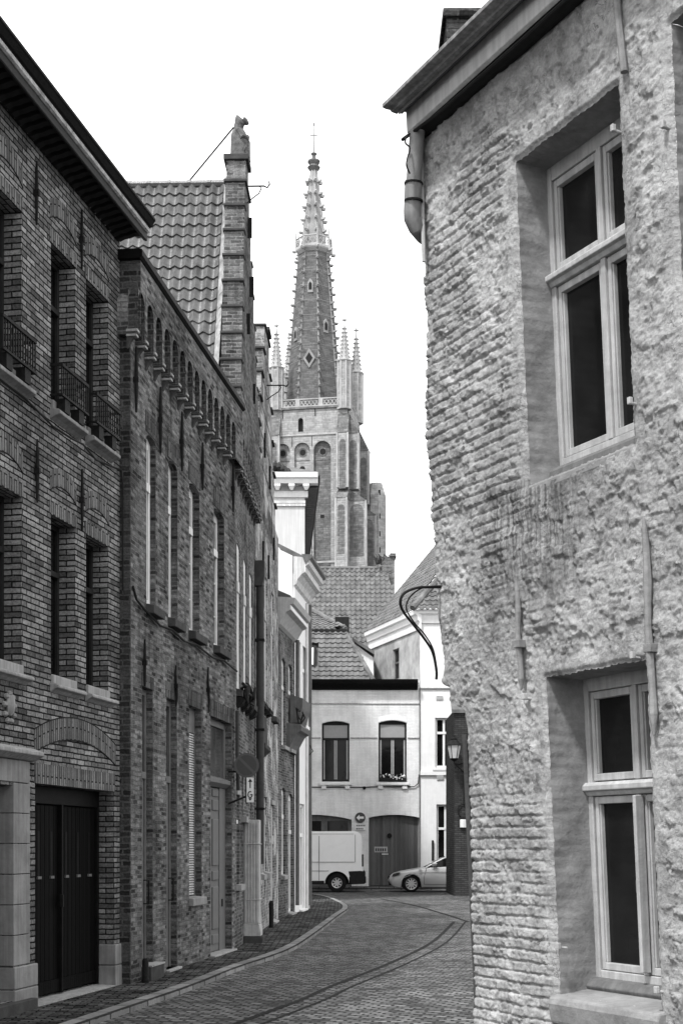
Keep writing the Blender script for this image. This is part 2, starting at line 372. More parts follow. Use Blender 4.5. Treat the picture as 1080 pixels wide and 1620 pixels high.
def window(fr, op, dep, parent, frame='trim', pane='pane', st=.06, mull=1, trans=.7, thick=.05, sill=None, name='window', label=None, bars=0, w=0, proud=.03):
    a0, a1, b0, b1, rise = op[:5]; W = w-dep; f = MB(fr)
    top = b1+rise
    f.box(a0, a0+st, W-thick, W, b0, top); f.box(a1-st, a1, W-thick, W, b0, top)
    f.box(a0+st, a1-st, W-thick, W, b0, b0+st); f.box(a0+st, a1-st, W-thick, W, b1-st*.9, top)
    if trans: tv = b0+(b1-b0)*trans; f.box(a0+st, a1-st, W-thick, W+proud, tv-st*.55, tv+st*.55)
    for k in range(mull):
        m = a0+(a1-a0)*(k+1)/(mull+1); f.box(m-st*.5, m+st*.5, W-thick*.9, W+.008, b0+st, b1-st*.9)
    for k in range(bars):
        v = b0+(b1-b0)*(k+1)/(bars+1); f.box(a0+st, a1-st, W-thick*.8, W-.01, v-.012, v+.012)
    wo_ = f.build(name, frame, parent, bevel=.004, label=label)
    MB(fr).box(a0+.01, a1-.01, W-thick*.7, W-thick*.6, b0+.01, top-.01).build('pane', pane, wo_)
    if sill:
        s0, s1, sw, sh, sm = sill
        MB(fr).prof([(W, b0+.01), (sw, b0-.015), (sw, b0-sh), (-.004, b0-sh), (-.004, b0+.005)], a0-s0, a1+s1).build('sill', sm, wo_, bevel=.006)
    return wo_
def anchor(fr, x, y0, y1, parent, curve=0, w=.03, t=.018):
    u, vt = fr.px(x, y0, w); _, vb = fr.px(x, y1, w); m = MB(fr); h = vt-vb; n = 8; pts = []
    for k in range(n+1):
        q = k/n; pts.append((u+curve*math.sin(q*6.28)*.03, w, vb+h*q))
    m.tube(pts, [t*(.5+.7*math.sin(math.pi*min(1, max(0, (k+.6)/(n+1.2))))) for k in range(n+1)], 6)
    m.box(u-.02, u+.02, -.01, w+.03, (vt+vb)/2-.03, (vt+vb)/2+.03)
    return m.build('wall_anchor', 'iron', parent)
def pantiles(mb, A, U, S, nu, ns, cw, rh, inside=None, amp=.028, lap=.03, k=6):
    U = Vector(U).normalized(); S = Vector(S).normalized(); N = U.cross(S).normalized()
    if N.z < 0: N = -N
    A = Vector(A)
    for j in range(ns):
        for i in range(nu):
            if inside and not inside((i+.5)*cw, (j+.5)*rh): continue
            jx = random.uniform(-.004, .004); jn = random.uniform(0, .008); lo = []; hi = []; lp = []
            for q in range(k+1):
                t = q/k; h = amp*(.5+.5*math.cos(2*math.pi*t))**1.5
                b = A+U*((i+t)*cw)+N*(h+jn)
                lo.append(mb.pt(b+S*(j*rh+jx)+N*lap)); hi.append(mb.pt(b+S*((j+1)*rh+.03))); lp.append(mb.pt(b+S*(j*rh+jx)+N*(lap-.025)))
            for q in range(k):
                mb.idx((lo[q], lo[q+1], hi[q+1], hi[q])); mb.idx((lp[q], lp[q+1], lo[q+1], lo[q]))
def pantile_build(mb, name, mat, parent, label=None): return mb.build(name, mat, parent, smooth=True, label=label)
def ridge(A, B, parent, mat, r=.1, seg=.35):
    A = Vector(A); B = Vector(B); n = max(2, int((B-A).length/seg)); m = MB(); d = (B-A)/n
    for k in range(n): m.tube([A+d*k, A+d*(k+.86), A+d*(k+.87), A+d*(k+1.02)], [r, r, r*1.15, r*1.15], 8)
    return m.build('ridge_tiles', mat, parent, smooth=True)
def roof_plain(name, fr, pts, mat, parent, thick=.12):
    m = MB(fr); a = [m.pt(p) for p in pts]; b = [m.pt((p[0], p[1], p[2]-thick)) for p in pts]; n = len(pts)
    m.idx(a); m.idx(b[::-1])
    for k in range(n): m.idx((a[k], a[(k+1) % n], b[(k+1) % n], b[k]))
    return m.build(name, mat, parent)
# ------------------------------------------------------------------ the ground
mb = MB(); mb.face([(-600, -60, -.16), (600, -60, -.16), (600, 1200, -.16), (-600, 1200, -.16)])
struct(mb.build('ground', 'asphalt'))
kpx = [(-60, 1700), (40, 1661), (150, 1622), (299, 1569), (375, 1538), (455, 1509), (495, 1484), (535, 1453), (551, 1440), (542, 1431), (513, 1420), (470, 1416)]
ks = [gp(x, y) for x, y in kpx]
def smooth_path(p, n=6):
    out = []
    for k in range(len(p)-1):
        a, b, c, d = p[max(k-1, 0)], p[k], p[k+1], p[min(k+2, len(p)-1)]
        for q in range(n):
            t = q/n; out.append(.5*((2*b)+(c-a)*t+(2*a-5*b+4*c-d)*t*t+(3*b-a-3*c+d)*t**3))
    return out+[p[-1]]
ks = smooth_path(ks)
ks = [Vector((ks[0].x-2.0, -5, -.06))]+ks
def side(path, k, off):
    t = (path[min(k+1, len(path)-1)]-path[max(k-1, 0)]); t.z = 0; t.normalize(); return path[k]+Vector((-t.y, t.x, 0))*off
mb = MB()                                        # road: one sheet from the left kerb to far right
mb.face([(-40, -20, -.06), (60, -20, -.06), (60, 57.2, -.06), (-40, 57.2, -.06)])
struct(mb.build('road', 'setts'))
mb = MB(); L = [side(ks, k, .16) for k in range(len(ks))]
for k in range(len(ks)-1):                       # pavement between kerb and house fronts
    a, b = L[k], L[k+1]
    mb.face([(-7, a.y, .0), (a.x, a.y, .0), (b.x, b.y, .0), (-7, b.y, .0)]) if b.y > a.y else None
mb.face([(-6, 39.5, -.002), (L[-1].x, 39.5, -.002), (L[-1].x, L[-1].y, -.002), (-6, L[-1].y, -.002)])
struct(mb.build('pavement', 'paving'))
mb = MB(); s_ = 0
for k in range(len(ks)-1):
    a, b = ks[k], ks[k+1]; c, d = L[k], L[k+1]; e = s_+(b-a).length; z1 = .012
    mb.face([(a.x, a.y, z1), (b.x, b.y, z1), (d.x, d.y, z1), (c.x, c.y, z1)], [(s_, 0), (e, 0), (e, .16), (s_, .16)])
    mb.face([(a.x, a.y, z1), (b.x, b.y, z1), (b.x, b.y, -.1), (a.x, a.y, -.1)], [(s_, 0), (e, 0), (e, .1), (s_, .1)])
    mb.face([(c.x, c.y, z1), (d.x, d.y, z1), (d.x, d.y, -.05), (c.x, c.y, -.05)], [(s_, 0), (e, 0), (e, .1), (s_, .1)]); s_ = e
struct(mb.build('kerb', 'kerb'))
mb = MB(); mb.box(-12, 14, 57.0, 57.2, -.1, .06); struct(mb.build('far_kerb', 'kerb'))
mb = MB(); mb.box(-12, 14, 57.2, 58.6, -.1, .055); struct(mb.build('far_pavement', 'paving'))
def channel(pts, wd, mat, nm, z=-.055, off=0):
    p = smooth_path([gp(x, y) for x, y in pts], 5); m = MB()
    for k in range(len(p)-1):
        a, b, c, d = side(p, k, off-wd/2), side(p, k+1, off-wd/2), side(p, k+1, off+wd/2), side(p, k, off+wd/2)
        m.face([(q.x, q.y, z) for q in (a, b, c, d)])
    return struct(m.build(nm, mat))
ch = [(300, 1650), (375, 1620), (478, 1582), (522, 1562), (611, 1527), (669, 1500), (695, 1482), (718, 1459)]
channel(ch, .075, 'channel', 'gutter_channel'); channel(ch, .045, 'channel', 'gutter_joint', -.055, -.26)
channel([(740, 1459), (700, 1446), (650, 1432), (602, 1423)], .09, 'channel', 'cross_gutter', -.0545)

# ------------------------------------------------------------------ left: the tall brown brick house with iron window railings
FA = Fr((-3.208, 14.9), (.2058, 1)); A0, A1 = -6.5, 2.5; uA = [(FA.uD(13.87), -.34), (.41, 1.09), (1.41, 2.11)]
house = thing('brick_house', 'brown brick house with iron window railings, arched garage bay and dark overhanging cornice', 'house', (-3.2, 14.9, 0))
ops = []
for a, b in uA: ops += [(a, b, 6.5, 8.19, 0, .26), (a, b, 3.54, 5.26, 0, .26)]
opg = (.0, 2.31, .0, 2.345, 0, .28); opd = (-1.75, -.55, .12, 2.3, 0, .5)
far_ops = [(-4.9+1.3*k, -4.2+1.3*k, v0, v1, 0, .36) for k in range(2) for v0, v1 in ((6.5, 8.19), (3.54, 5.26))]
mb = MB(FA); wall_sheet(mb, A0, A1, -.1, 9.06, ops+[opg, opd]+far_ops); shell(mb, A0, A1, -.1, 9.06, 8)
mb.build('wall', 'brickA', house)
for k, (a, b) in enumerate(uA+[(-3.6, -2.9), (-4.9, -4.2)]):
    for row, (v0, v1) in enumerate(((6.5, 8.19), (3.54, 5.26))):
        wo_ = window(FA, (a, b, v0, v1, 0), .19, house, 'dark_trim', 'pane', st=.055, trans=.68, mull=1)
        s = MB(FA); s.prof([(-.19, v0+.03), (.03, v0-.005), (.03, v0-.10), (-.19, v0-.1)], a+.005, b-.005)
        if row: s.prof([(-.001, v0-.10), (.07, v0-.105), (.1, v0-.12), (.1, v0-.15), (.05, v0-.165), (-.001, v0-.2)], a-.03, b+.11)
        else: s.prof([(-.001, v0-.10), (.10, v0-.115), (.12, v0-.13), (.12, v0-.165), (.05, v0-.19), (-.001, v0-.22)], a-.03, b+.11)
        s.build('sill', 'stone_pale' if row else 'stone', wo_, bevel=.008)
        MB(FA).box(a-.04, b+.04, -.01, .005, v1+.003, v1+.15).build('soldier_lintel', 'brickA_sold', house)
        m = MB(FA); P0 = arc_pts(a-.03, b+.03, v1+.26, .10, 10); s0 = 0
        for p, q in zip(P0, P0[1:]):
            L_ = math.hypot(q[0]-p[0], q[1]-p[1]); th = .20
            m.face([(p[0], .004, p[1]), (q[0], .004, q[1]), (q[0], .004, q[1]+th), (p[0], .004, p[1]+th)], [(s0, 0), (s0+L_, 0), (s0+L_, th), (s0, th)])
            m.face([(p[0], .004, p[1]), (q[0], .004, q[1]), (q[0], -.002, q[1]), (p[0], -.002, p[1])]); s0 += L_
        m.build('relieving_arch', 'brickA_sold', house)
        m = MB(FA)
        for p, q in zip(P0, P0[1:]): m.prof([(-.002, 0), (.0065, 0), (.0065, .012), (-.002, .012)], 0, 1); break
        m = MB(FA); m.tube([(p[0], .003, p[1]-.004) for p in P0], .007, 5); m.build('arch_joint', 'channel', house)
        if row == 0:
            r = MB(FA); z0, z1 = v0+.04, v0+.36; ww = .13; e0, e1 = a-.02, b+.06
            for z, t in ((z0, .012), (z1, .016)):
                r.box(e0, e1, ww-.014, ww+.014, z-t, z+t); r.box(e0-.006, e0+.014, -.02, ww-.014, z-t*.8, z+t*.8); r.box(e1-.014, e1+.006, -.02, ww-.014, z-t*.8, z+t*.8)
            nb = 13
            for q in range(nb+1):
                u = e0+.012+(e1-e0-.024)*q/nb; r.box(u-.0065, u+.0065, ww-.006, ww+.006, z0+.01, z1-.014)
            r.box(e0+.1, e0+.24, .0, ww, z0-.16, z0-.013); r.box(e1-.26, e1-.12, .0, ww, z0-.16, z0-.013)
            r.build('railing', 'iron', house)
# garage door in its arched bay
MB(FA).box(-.02, 2.33, -.01, .005, 2.348, 2.56).build('soldier_lintel', 'brickA_sold', house)
m = MB(FA); P0 = arc_pts(-.03, 2.36, 2.665, .215, 20); s0 = 0; jn = MB(FA); jn.tube([(p[0], .003, p[1]-.005) for p in P0], .008, 5); jn.tube([(p[0], .003, p[1]+.245) for p in P0], .007, 5)
for p, q in zip(P0, P0[1:]):
    L_ = math.hypot(q[0]-p[0], q[1]-p[1]); th = .24
    m.face([(p[0], .004, p[1]), (q[0], .004, q[1]), (q[0], .004, q[1]+th), (p[0], .004, p[1]+th)], [(s0, 0), (s0+L_, 0), (s0+L_, th), (s0, th)]); s0 += L_
m.build('relieving_arch', 'brickA_sold', house); jn.build('arch_joint', 'channel', house)
gd = MB(FA); gd.box(.0, 2.31, -.270, -.190, 2.15, 2.345); gd.box(0, .06, -.270, -.190, .03, 2.15); gd.box(2.25, 2.31, -.270, -.190, .03, 2.15); gd.box(1.13, 1.18, -.270, -.175, .03, 2.15)
gdo = gd.build('garage_door', 'black', house, bevel=.006)
for q, (a, b) in enumerate(((.065, 1.125), (1.185, 2.245))):
    lf = MB(FA); n = 9
    for k in range(n):
        x0 = a+(b-a)*k/n; x1 = a+(b-a)*(k+1)/n; lf.box(x0+.004, x1-.004, -.270, -.225, .19, 2.14)
    lf.box(a, b, -.280, -.235, .05, 2.145); lf.box(a, b, -.270, -.205, .05, .19)
    lo = lf.build('door_leaf', 'darkwood', gdo, bevel=.004)
    for k in range(3):
        c = a+.18+(b-a-.36)*k/2; MB(FA).box(c-.03, c+.03, -.230, -.222, 1.36, 1.85).build('slot_window', 'black', lo)
        MB(FA).box(c-.045, c+.045, -.230, -.205, 1.325, 1.355).build('slot_sill', 'trim_mid', lo)
MB(FA).box(1.1, 1.13, -.190, -.150, 1.0, 1.14).build('handle', 'iron', gdo)
MB(FA).prof([(-.3, .02), (.03, .012), (.03, -.05), (-.3, -.05)], .02, 2.29).build('threshold', 'stone_pale', house)
for u0, u1, h in ((2.285, 2.505, .5), (-.56, .02, .46)):                          # stone plinth blocks either side of the bay
    p = MB(FA); p.box(u0, u1, -.19, .03, -.08, h*.49); p.box(u0+.003, u1-.003, -.19, .028, h*.49+.006, h); p.build('plinth_block', 'stone', house, bevel=.012)
# stone doorway at the frame's edge
sd_ = MB(FA); v = .47
for k in range(6):
    h = (2.33-.47)/6; sd_.box(-.57, -.17, -.5, .02, v+.004, v+h-.004); v += h
sd_.box(-1.95, -.17, -.5, .018, 2.336, 2.56)
sd_.build('door_surround', 'stone', house, bevel=.006)
MB(FA).prof([(-.01, 2.565), (.05, 2.57), (.14, 2.62), (.14, 2.66), (.02, 2.7), (-.01, 2.7)], -2.0, -.08).build('door_cornice', 'stone_pale', house, bevel=.008)
dd = MB(FA); dd.box(-1.75, -.58, -.49, -.43, .12, 2.33); dd.box(-1.5, -.85, -.44, -.415, .3, 1.0); dd.box(-1.5, -.85, -.44, -.415, 1.15, 2.1); dd.build('door', 'darkwood', house, bevel=.006)
MB(FA).box(-1.9, -.15, -.4, .1, -.06, .115).build('door_step', 'stone_dark', house, bevel=.01)
m = MB(FA)                                                                        # carved shield on the wall
cu, cv = FA.px(12, 1115)
m.lathe((cu, .03, cv-.11), [(.02, 0), (.06, .04), (.075, .1), (.07, .16), (.05, .2)], 10, sy=.6)
for a in range(9): x = math.radians(a*40); m.lathe((cu+.11*math.sin(x), .02, cv-.03+.14*math.cos(x)), [(.01, -.03), (.032, -.01), (.03, .015), (.008, .03)], 7)
m.build('carved_shield', 'stone_pale', house, smooth=True)
for x, y0, y1 in ((58, 255, 355), (129.5, 332, 425), (59, 695, 795), (130, 742, 840)): anchor(FA, x, y0, y1, house)
# cornice
m = MB(FA); m.prof([(.30, 9.065), (.335, 9.05), (.345, 9.06), (.345, 9.145), (.0, 9.145), (.0, 9.12), (.30, 9.12)], A0, A1+.02); m.build('cornice', 'dark_trim', house)
m = MB(FA); m.prof([(.0, 9.147), (.352, 9.147), (.375, 9.16), (.375, 9.205), (.0, 9.205)], A0, A1+.025); m.build('cornice_band', 'stone_old', house)
m = MB(FA); m.prof([(.0, 9.207), (.378, 9.207), (.40, 9.225), (.435, 9.275), (.45, 9.29), (.45, 9.315), (.0, 9.33)], A0, A1+.03); m.build('gutter', 'black', house)
k = 0; u = A0+.1
while u < A1-.06:
    MB(FA).prof([(.0, 9.118), (.0, 9.04), (.04, 9.03), (.10, 9.055), (.17, 9.062), (.24, 9.085), (.29, 9.085), (.29, 9.118)], u, u+.085).build('cornice_bracket', 'dark_trim', house); u += .158 if u > -2.4 else .4
roof_plain('roof', FA, [(A0, .3, 9.32), (A1, .3, 9.32), (A1, -4, 11.6), (A0, -4, 11.6)], 'tile_dark', house)
roof_plain('roof', FA, [(A0, -8.2, 9.32), (A1, -8.2, 9.32), (A1, -4, 11.6), (A0, -4, 11.6)], 'tile_dark', house)
def cable(name, label, fr, pts, r=.009, mat='plastic', group=None):
    m = MB(fr); m.tube(pts, r, 6); return tag(m.build(name, mat, smooth=True), label, 'cable', group)
cable('facade_cable', 'black cable sagging under the railed upper windows of the brown brick house', FA,
      [(-1.5, .02, 6.3), (-.3, .02, 6.29), (.4, .03, 6.2), (.75, .09, 6.17), (1.1, .09, 6.2), (1.6, .05, 6.16), (2.1, .04, 6.22), (2.44, .04, 6.26), (2.47, .05, 6.1), (2.47, .05, 5.2), (2.475, .05, 4.8)], .012)

# ------------------------------------------------------------------ left: the older dark house with the arcaded eaves
FB = Fr((-2.569, 17.36), (.1378, 1)); B1 = 6.02
hb = thing('arcaded_house', 'dark old brick house with a row of small hanging arches under its eaves', 'house', (-2.57, 17.4, 0))
upw = [(.70, 1.14, 4.77, 6.90), (1.78, 2.27, 4.77, 6.87), (2.93, 3.56, 4.77, 6.86), (4.49, 5.22, 4.78, 6.87)]
dA = (.5, 1.0, .17, 3.70, 0, .3); dB = (1.68, 2.24, .03, 3.68, 0, .3); wC = (2.93, 3.70, .94, 3.70, 0, .26); dD = (4.27, 5.80, .02, 3.67, 0, .2)
step = (FB.px(365, 728, .12)[0]-FB.px(216, 540, .12)[0])/13; ua0 = FB.px(216, 540, .12)[0]
arch_deep = [(ua0+step*k+.052, ua0+step*(k+1)-.052, 7.93, 8.30, .15, .14) for k in range(14) if ua0+step*(k+1)-.055 < B1]
mb = MB(FB); wall_sheet(mb, 0, B1, -.1, 8.83, [(a, b, c, d, .05, .3) for a, b, c, d in upw]+[dA, dB, wC, dD]+arch_deep); shell(mb, 0, B1, -.1, 8.82, 6)
mb.build('wall', 'brickB', hb)
MB(FB).box(.02, B1-.02, -.2, -.139, 7.9, 8.7).build('arcade_shade_sheet', 'brickB_dark', hb)  # darker brick behind the arches, painted-in shade for their recesses
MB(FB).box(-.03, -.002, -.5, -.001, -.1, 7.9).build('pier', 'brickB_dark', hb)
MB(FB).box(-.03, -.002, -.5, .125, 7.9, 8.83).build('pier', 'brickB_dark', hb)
step = (FB.px(365, 728, .12)[0]-FB.px(216, 540, .12)[0])/13; ua0 = FB.px(216, 540, .12)[0]
arch_ops = [(ua0+step*k+.055, ua0+step*(k+1)-.055, 7.88, 8.30, .15, .1) for k in range(-0, 14) if ua0+step*(k+1)-.055 < B1]
mb = MB(FB); wall_sheet(mb, .0, B1, 7.9, 8.83, [(a, b, 7.9, c, d, .004) for a, b, _, c, d, e in arch_ops], w=.125); mb.build('arcade', 'brickB', hb)
for a, b, _, c, d, e in arch_ops:                # soffits of the little arches, their shade painted in with darker brick
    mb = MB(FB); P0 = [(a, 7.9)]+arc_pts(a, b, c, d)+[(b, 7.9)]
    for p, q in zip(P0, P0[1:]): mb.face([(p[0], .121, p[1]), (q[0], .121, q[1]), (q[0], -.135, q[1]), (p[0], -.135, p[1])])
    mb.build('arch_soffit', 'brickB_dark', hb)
def corbel(fr, u, v, parent, wd=.095):
    m = MB(fr); m.box(u-wd*.55, u+wd*.55, .002, .145, v-.005, v+.03); m.build('corbel', 'stone_pale', parent, bevel=.006)
    m = MB(fr); m.box(u-wd*.45, u+wd*.45, .002, .118, v-.03, v-.006); return_ = 1
    m.prof([(.002, v-.19), (.02, v-.17), (.05, v-.11), (.095, v-.062), (.002, v-.062)], u-wd*.36, u+wd*.36); m.build('corbel_foot', 'stone_dark', parent, bevel=.005)
    return MB(fr).box(u-wd*.52, u+wd*.52, .002, .132, v-.06, v-.031).build('corbel', 'stone_pale', parent, bevel=.005)
for k in range(14):
    u = ua0+step*k
    if u < B1: corbel(FB, u, 7.9, hb)
MB(FB).prof([(-.2, 8.83), (.14, 8.83), (.17, 8.86), (.17, 8.93), (.13, 8.945), (-.2, 8.95)], -.1, B1+.04).build('eaves_gutter', 'black', hb)
roof_plain('roof', FB, [(-.03, .1, 8.94), (B1, .1, 8.94), (B1, -3, 9.2), (-.03, -3, 9.2)], 'tile_dark', hb)
for k, (a, b, c, d) in enumerate(upw):
    window(FB, (a, b, c, d, .05), (.075, .095, .105, .11)[k], hb, 'offwhite', 'pane', st=.1, trans=.72, bars=0 if k < 2 else 3, mull=1)
    MB(FB).prof([(-.13, c+.02), (.11, c-.02), (.11, c-.13), (-.01, c-.13)], a-.03, b+.07).build('sill', 'stone_dark', hb, bevel=.01)
    MB(FB).box(a-.05, b+.05, -.005, .006, d+.06, d+.32).build('soldier_lintel', 'brickB_sold', hb)
for o, h in ((dA, .16), (dB, .22), (wC, .24), (dD, .25)):
    MB(FB).box(o[0]-.04, o[1]+.04, -.005, .006, o[3]+.003, o[3]+h).build('soldier_lintel', 'brickB_sold', hb)
for o, nm in ((dA, 'door'), (dB, 'door')):
    a, b, c, d = o[:4]; W = -.085; m = MB(FB)
    m.box(a, a+.07, W-.06, W, c, d); m.box(b-.07, b, W-.06, W, c, d); m.box(a+.07, b-.07, W-.06, W, d-.08, d); m.box(a+.07, b-.07, W-.06, W+.02, 2.55, 2.64)
    m.box(a+.07, b-.07, W-.05, W-.02, c, 2.55)
    dr = m.build('door', 'trim_mid', hb, bevel=.006)
    MB(FB).box(a+.07, b-.07, W-.05, W-.035, 2.64, d-.08).build('transom_pane', 'pane', dr)
    MB(FB).tube([(b-.14, W, 1.25), (b-.14, W+.07, 1.25), (b-.14, W+.07, .95), (b-.14, W, .95)], .012, 6).build('handle', 'iron', dr)
    MB(FB).box(a-.03, b+.08, -.3, .13 if nm == 'door' and o is dA else .06, -.05, c).build('door_step', 'stone_pale' if o is dB else 'stone_dark', hb, bevel=.012)
MB(FB).box(.47, 1.1, -.2, .14, .171, .19).build('step_slab', 'stone_pale', hb)
m = MB(FB); a, b, c, d = wC[:4]
m.box(a, a+.05, -.15, -.1, c, d); m.box(b-.05, b, -.15, -.1, c, d); m.box(a, b, -.15, -.1, d-.35, d)
wf = m.build('window', 'trim_mid', hb)
m = MB(FB); v = c+.03
while v < d-.38: m.prof([(-.14, v), (-.105, v+.006), (-.112, v+.03), (-.14, v+.03)], a+.05, b-.05); v += .036
m.build('louvred_shutter', 'trim', wf)
MB(FB).prof([(-.14, c+.02), (.07, c), (.07, c-.11), (-.01, c-.11)], a-.02, b+.05).build('sill', 'stone', wf, bevel=.01)
# panelled door with transom light
a, b, c, d = dD[:4]; W = -.11; dj = a+1.02
m = MB(FB); m.box(a, a+.06, W-.06, W, c, d); m.box(b-.42, b, W-.06, W, c, 2.62); m.box(b-.1, b, W-.06, W, 2.78, d); m.box(a, b, W-.06, W, d-.1, d)
m.prof([(W-.05, 2.62), (W+.02, 2.62), (W+.09, 2.68), (W+.09, 2.74), (W-.05, 2.8)], a, b)
dr = m.build('panelled_door', 'doorB', hb, bevel=.006)
m = MB(FB); e0, e1 = a+.06, b-.42; m.box(e0, e1, W-.055, W-.02, c+.01, 2.61)
for q in range(2):
    x0 = e0+.07+q*(e1-e0-.05)/2; x1 = x0+(e1-e0)/2-.12
    for z0, z1 in ((.15, .30), (.38, 1.05), (1.15, 1.30), (1.38, 2.12), (2.25, 2.42), (2.47, 2.58)): m.box(x0, x1, W-.03, W+.002, z0, z1)
lf = m.build('door_leaf', 'doorB', dr, bevel=.012)
MB(FB).box(b-.3, b-.22, W, W+.012, .72, .84).build('letter_slot', 'iron', dr)
MB(FB).box(a+.06, b-.1, W-.05, W-.03, 2.79, d-.1).build('transom_pane', 'pane_grey', dr)
MB(FB).box(a-.03, b+.05, -.18, .08, -.04, .022).build('door_step', 'stone_pale', hb, bevel=.008)
for x, y0, y1, c in ((215.5, 548, 652, 0), (254, 612, 716, 0), (288, 652, 745, 0), (320.5, 700, 775, 0), (369, 735, 810, 0)): anchor(FB, x, y0, y1, hb, c, w=.035, t=.022)
for x, y0, y1, c in ((229, 1012, 1086, 0), (278.5, 1053, 1118, 1.2), (329.5, 1056, 1128, 1.2)): anchor(FB, x, y0, y1, hb, c)
cable('facade_cable', 'black cable clipped beneath the dark window sills of the arcaded house', FB, [(-.05, .04, 4.85), (.1, .04, 4.72), (.45, .04, 4.66), (1.2, .04, 4.57), (1.8, .05, 4.6), (2.5, .04, 4.55), (3.2, .05, 4.59), (4.2, .04, 4.55), (5.0, .05, 4.6), (5.95, .05, 4.55)], .016)
MB(FB).tube([(5.93, .06, 3.9), (5.93, .06, 3.2), (5.95, .07, 2.6)], .03, 8).build('wall_pipe', 'pipe', hb)
bp = MB(FB); bp.lathe((.22, .12, 0), [(.045, 0), (.05, .03), (.04, .05), (.04, .27), (.03, .3)], 10)
tag(bp.build('bollard', 'iron', smooth=True), 'short black iron guard post beside the stepped doorway of the arcaded house', 'bollard')

# ------------------------------------------------------------------ left: stepped gable house with statue
FC = Fr((-1.75, 23.3), (.0295, 1)); C1 = FC.uD(27.15)
hc = thing('stepped_gable_house', 'tall brick house with a stepped gable crowned by a statue and a pantiled roof', 'house', (-1.75, 23.3, 0))
cw_ = [(FC.uD(x), FC.uD(y), 4.3, 6.72-.04*k) for k, (x, y) in enumerate(((23.62, 24.18), (24.75, 25.3), (25.85, 26.4)))]
glo = [(FC.uD(23.6), FC.uD(24.1), 1.05, 2.55, 0, .12), (FC.uD(24.5), FC.uD(24.75), 2.2, 2.9, 0, .12), (FC.uD(26.0), FC.uD(26.4), 1.1, 2.6, 0, .12)]
mb = MB(FC); wall_sheet(mb, .01, C1, -.1, 7.9, [(a, b, c, d, .05, .2) for a, b, c, d in cw_]+glo); shell(mb, .01, C1, -.1, 7.9, 7)
mb.build('wall', 'brickC', hc)
ac = [(.1+.415*k+.055, .1+.415*(k+1)-.055, 7.9, 8.3, .15, .1) for k in range(8)]
mb = MB(FC); wall_sheet(mb, .01, C1, 7.9, 9.0, ac, w=.125); shell(mb, .01, C1, 7.9, 9.0, .55, w=.125); mb.build('arcade', 'brickC', hc)
MB(FC).face if False else None
for k in range(9): corbel(FC, .1+.415*k, 7.9, hc)
for k, (a, b, c, d) in enumerate(cw_):
    window(FC, (a, b, c, d, .05), .02, hc, 'offwhite', 'pane', st=.17, trans=.72, mull=1)
    MB(FC).prof([(-.05, c+.02), (.1, c-.02), (.1, c-.12), (-.01, c-.12)], a-.04, b+.04).build('sill', 'stone_dark', hc)
for o in glo:
    window(FC, o, .05, hc, 'offwhite', 'pane', st=.06, trans=.7, mull=0)
    MB(FC).box(o[0]-.05, o[1]+.05, -.01, .03, o[3], o[3]+.08).build('lintel', 'stone_pale', hc)
    MB(FC).box(o[0]-.05, o[1]+.05, -.01, .09, o[2]-.1, o[2]).build('sill', 'stone_pale', hc)
NS, zb, zt = 9, 8.75, 13.34; pk = 1.92; run = (pk-.22)/NS; rise = (zt-zb)/NS
gw = MB(FC); cp = MB(FC)
for k in range(NS):
    w1 = .10-.010*k; w0 = w1-.34; z1 = zb+rise*(k+1)
    for sgn in (-1, 1):
        far = pk+sgn*(.22+run*(NS-k)); near = pk+sgn*(.22+run*(NS-k-1)) if k < NS-1 else pk+sgn*.0
        a, b = min(far, near), max(far, near)
        gw.box(a, b-.0 if sgn > 0 else b, w0, w1, (zb-.1 if k == 0 else zb-.1), z1) if False else None
    a = pk-.22-run*(NS-k); b = pk+.22+run*(NS-k)
    gw.box(a, b, w0, w1, zb+rise*k+(.0 if k else -.9), z1-.05)
    for x0, x1 in ((a-.035, a+run+.02), (b-run-.02, b+.035)): MB(FC).box(x0, x1, w0-.02, w1+.02, z1-.05, z1-.005).build('coping', 'stone_dark', hc, bevel=.01) if k < NS-1 else None
cp.box(pk-.22-run-.035, pk+.22+run+.035, w0-.025, w1+.035, z1-.05, z1)
gw.box(pk-.22, pk+.22, w0, w1, z1, z1+.42); cp.box(pk-.27, pk+.27, w0-.05, w1+.05, z1+.42, z1+.52)
gw.build('stepped_gable', 'brickC', hc); cp.build('coping', 'stone_dark', hc, bevel=.01)
for k in range(4):
    a = pk+(.5, -.5, .15, -.2)[k]; MB(FC).box(a-.02, a+.02, .05, .125, 9.7+k*.9, 10.05+k*.9).build('wall_anchor', 'iron', hc)
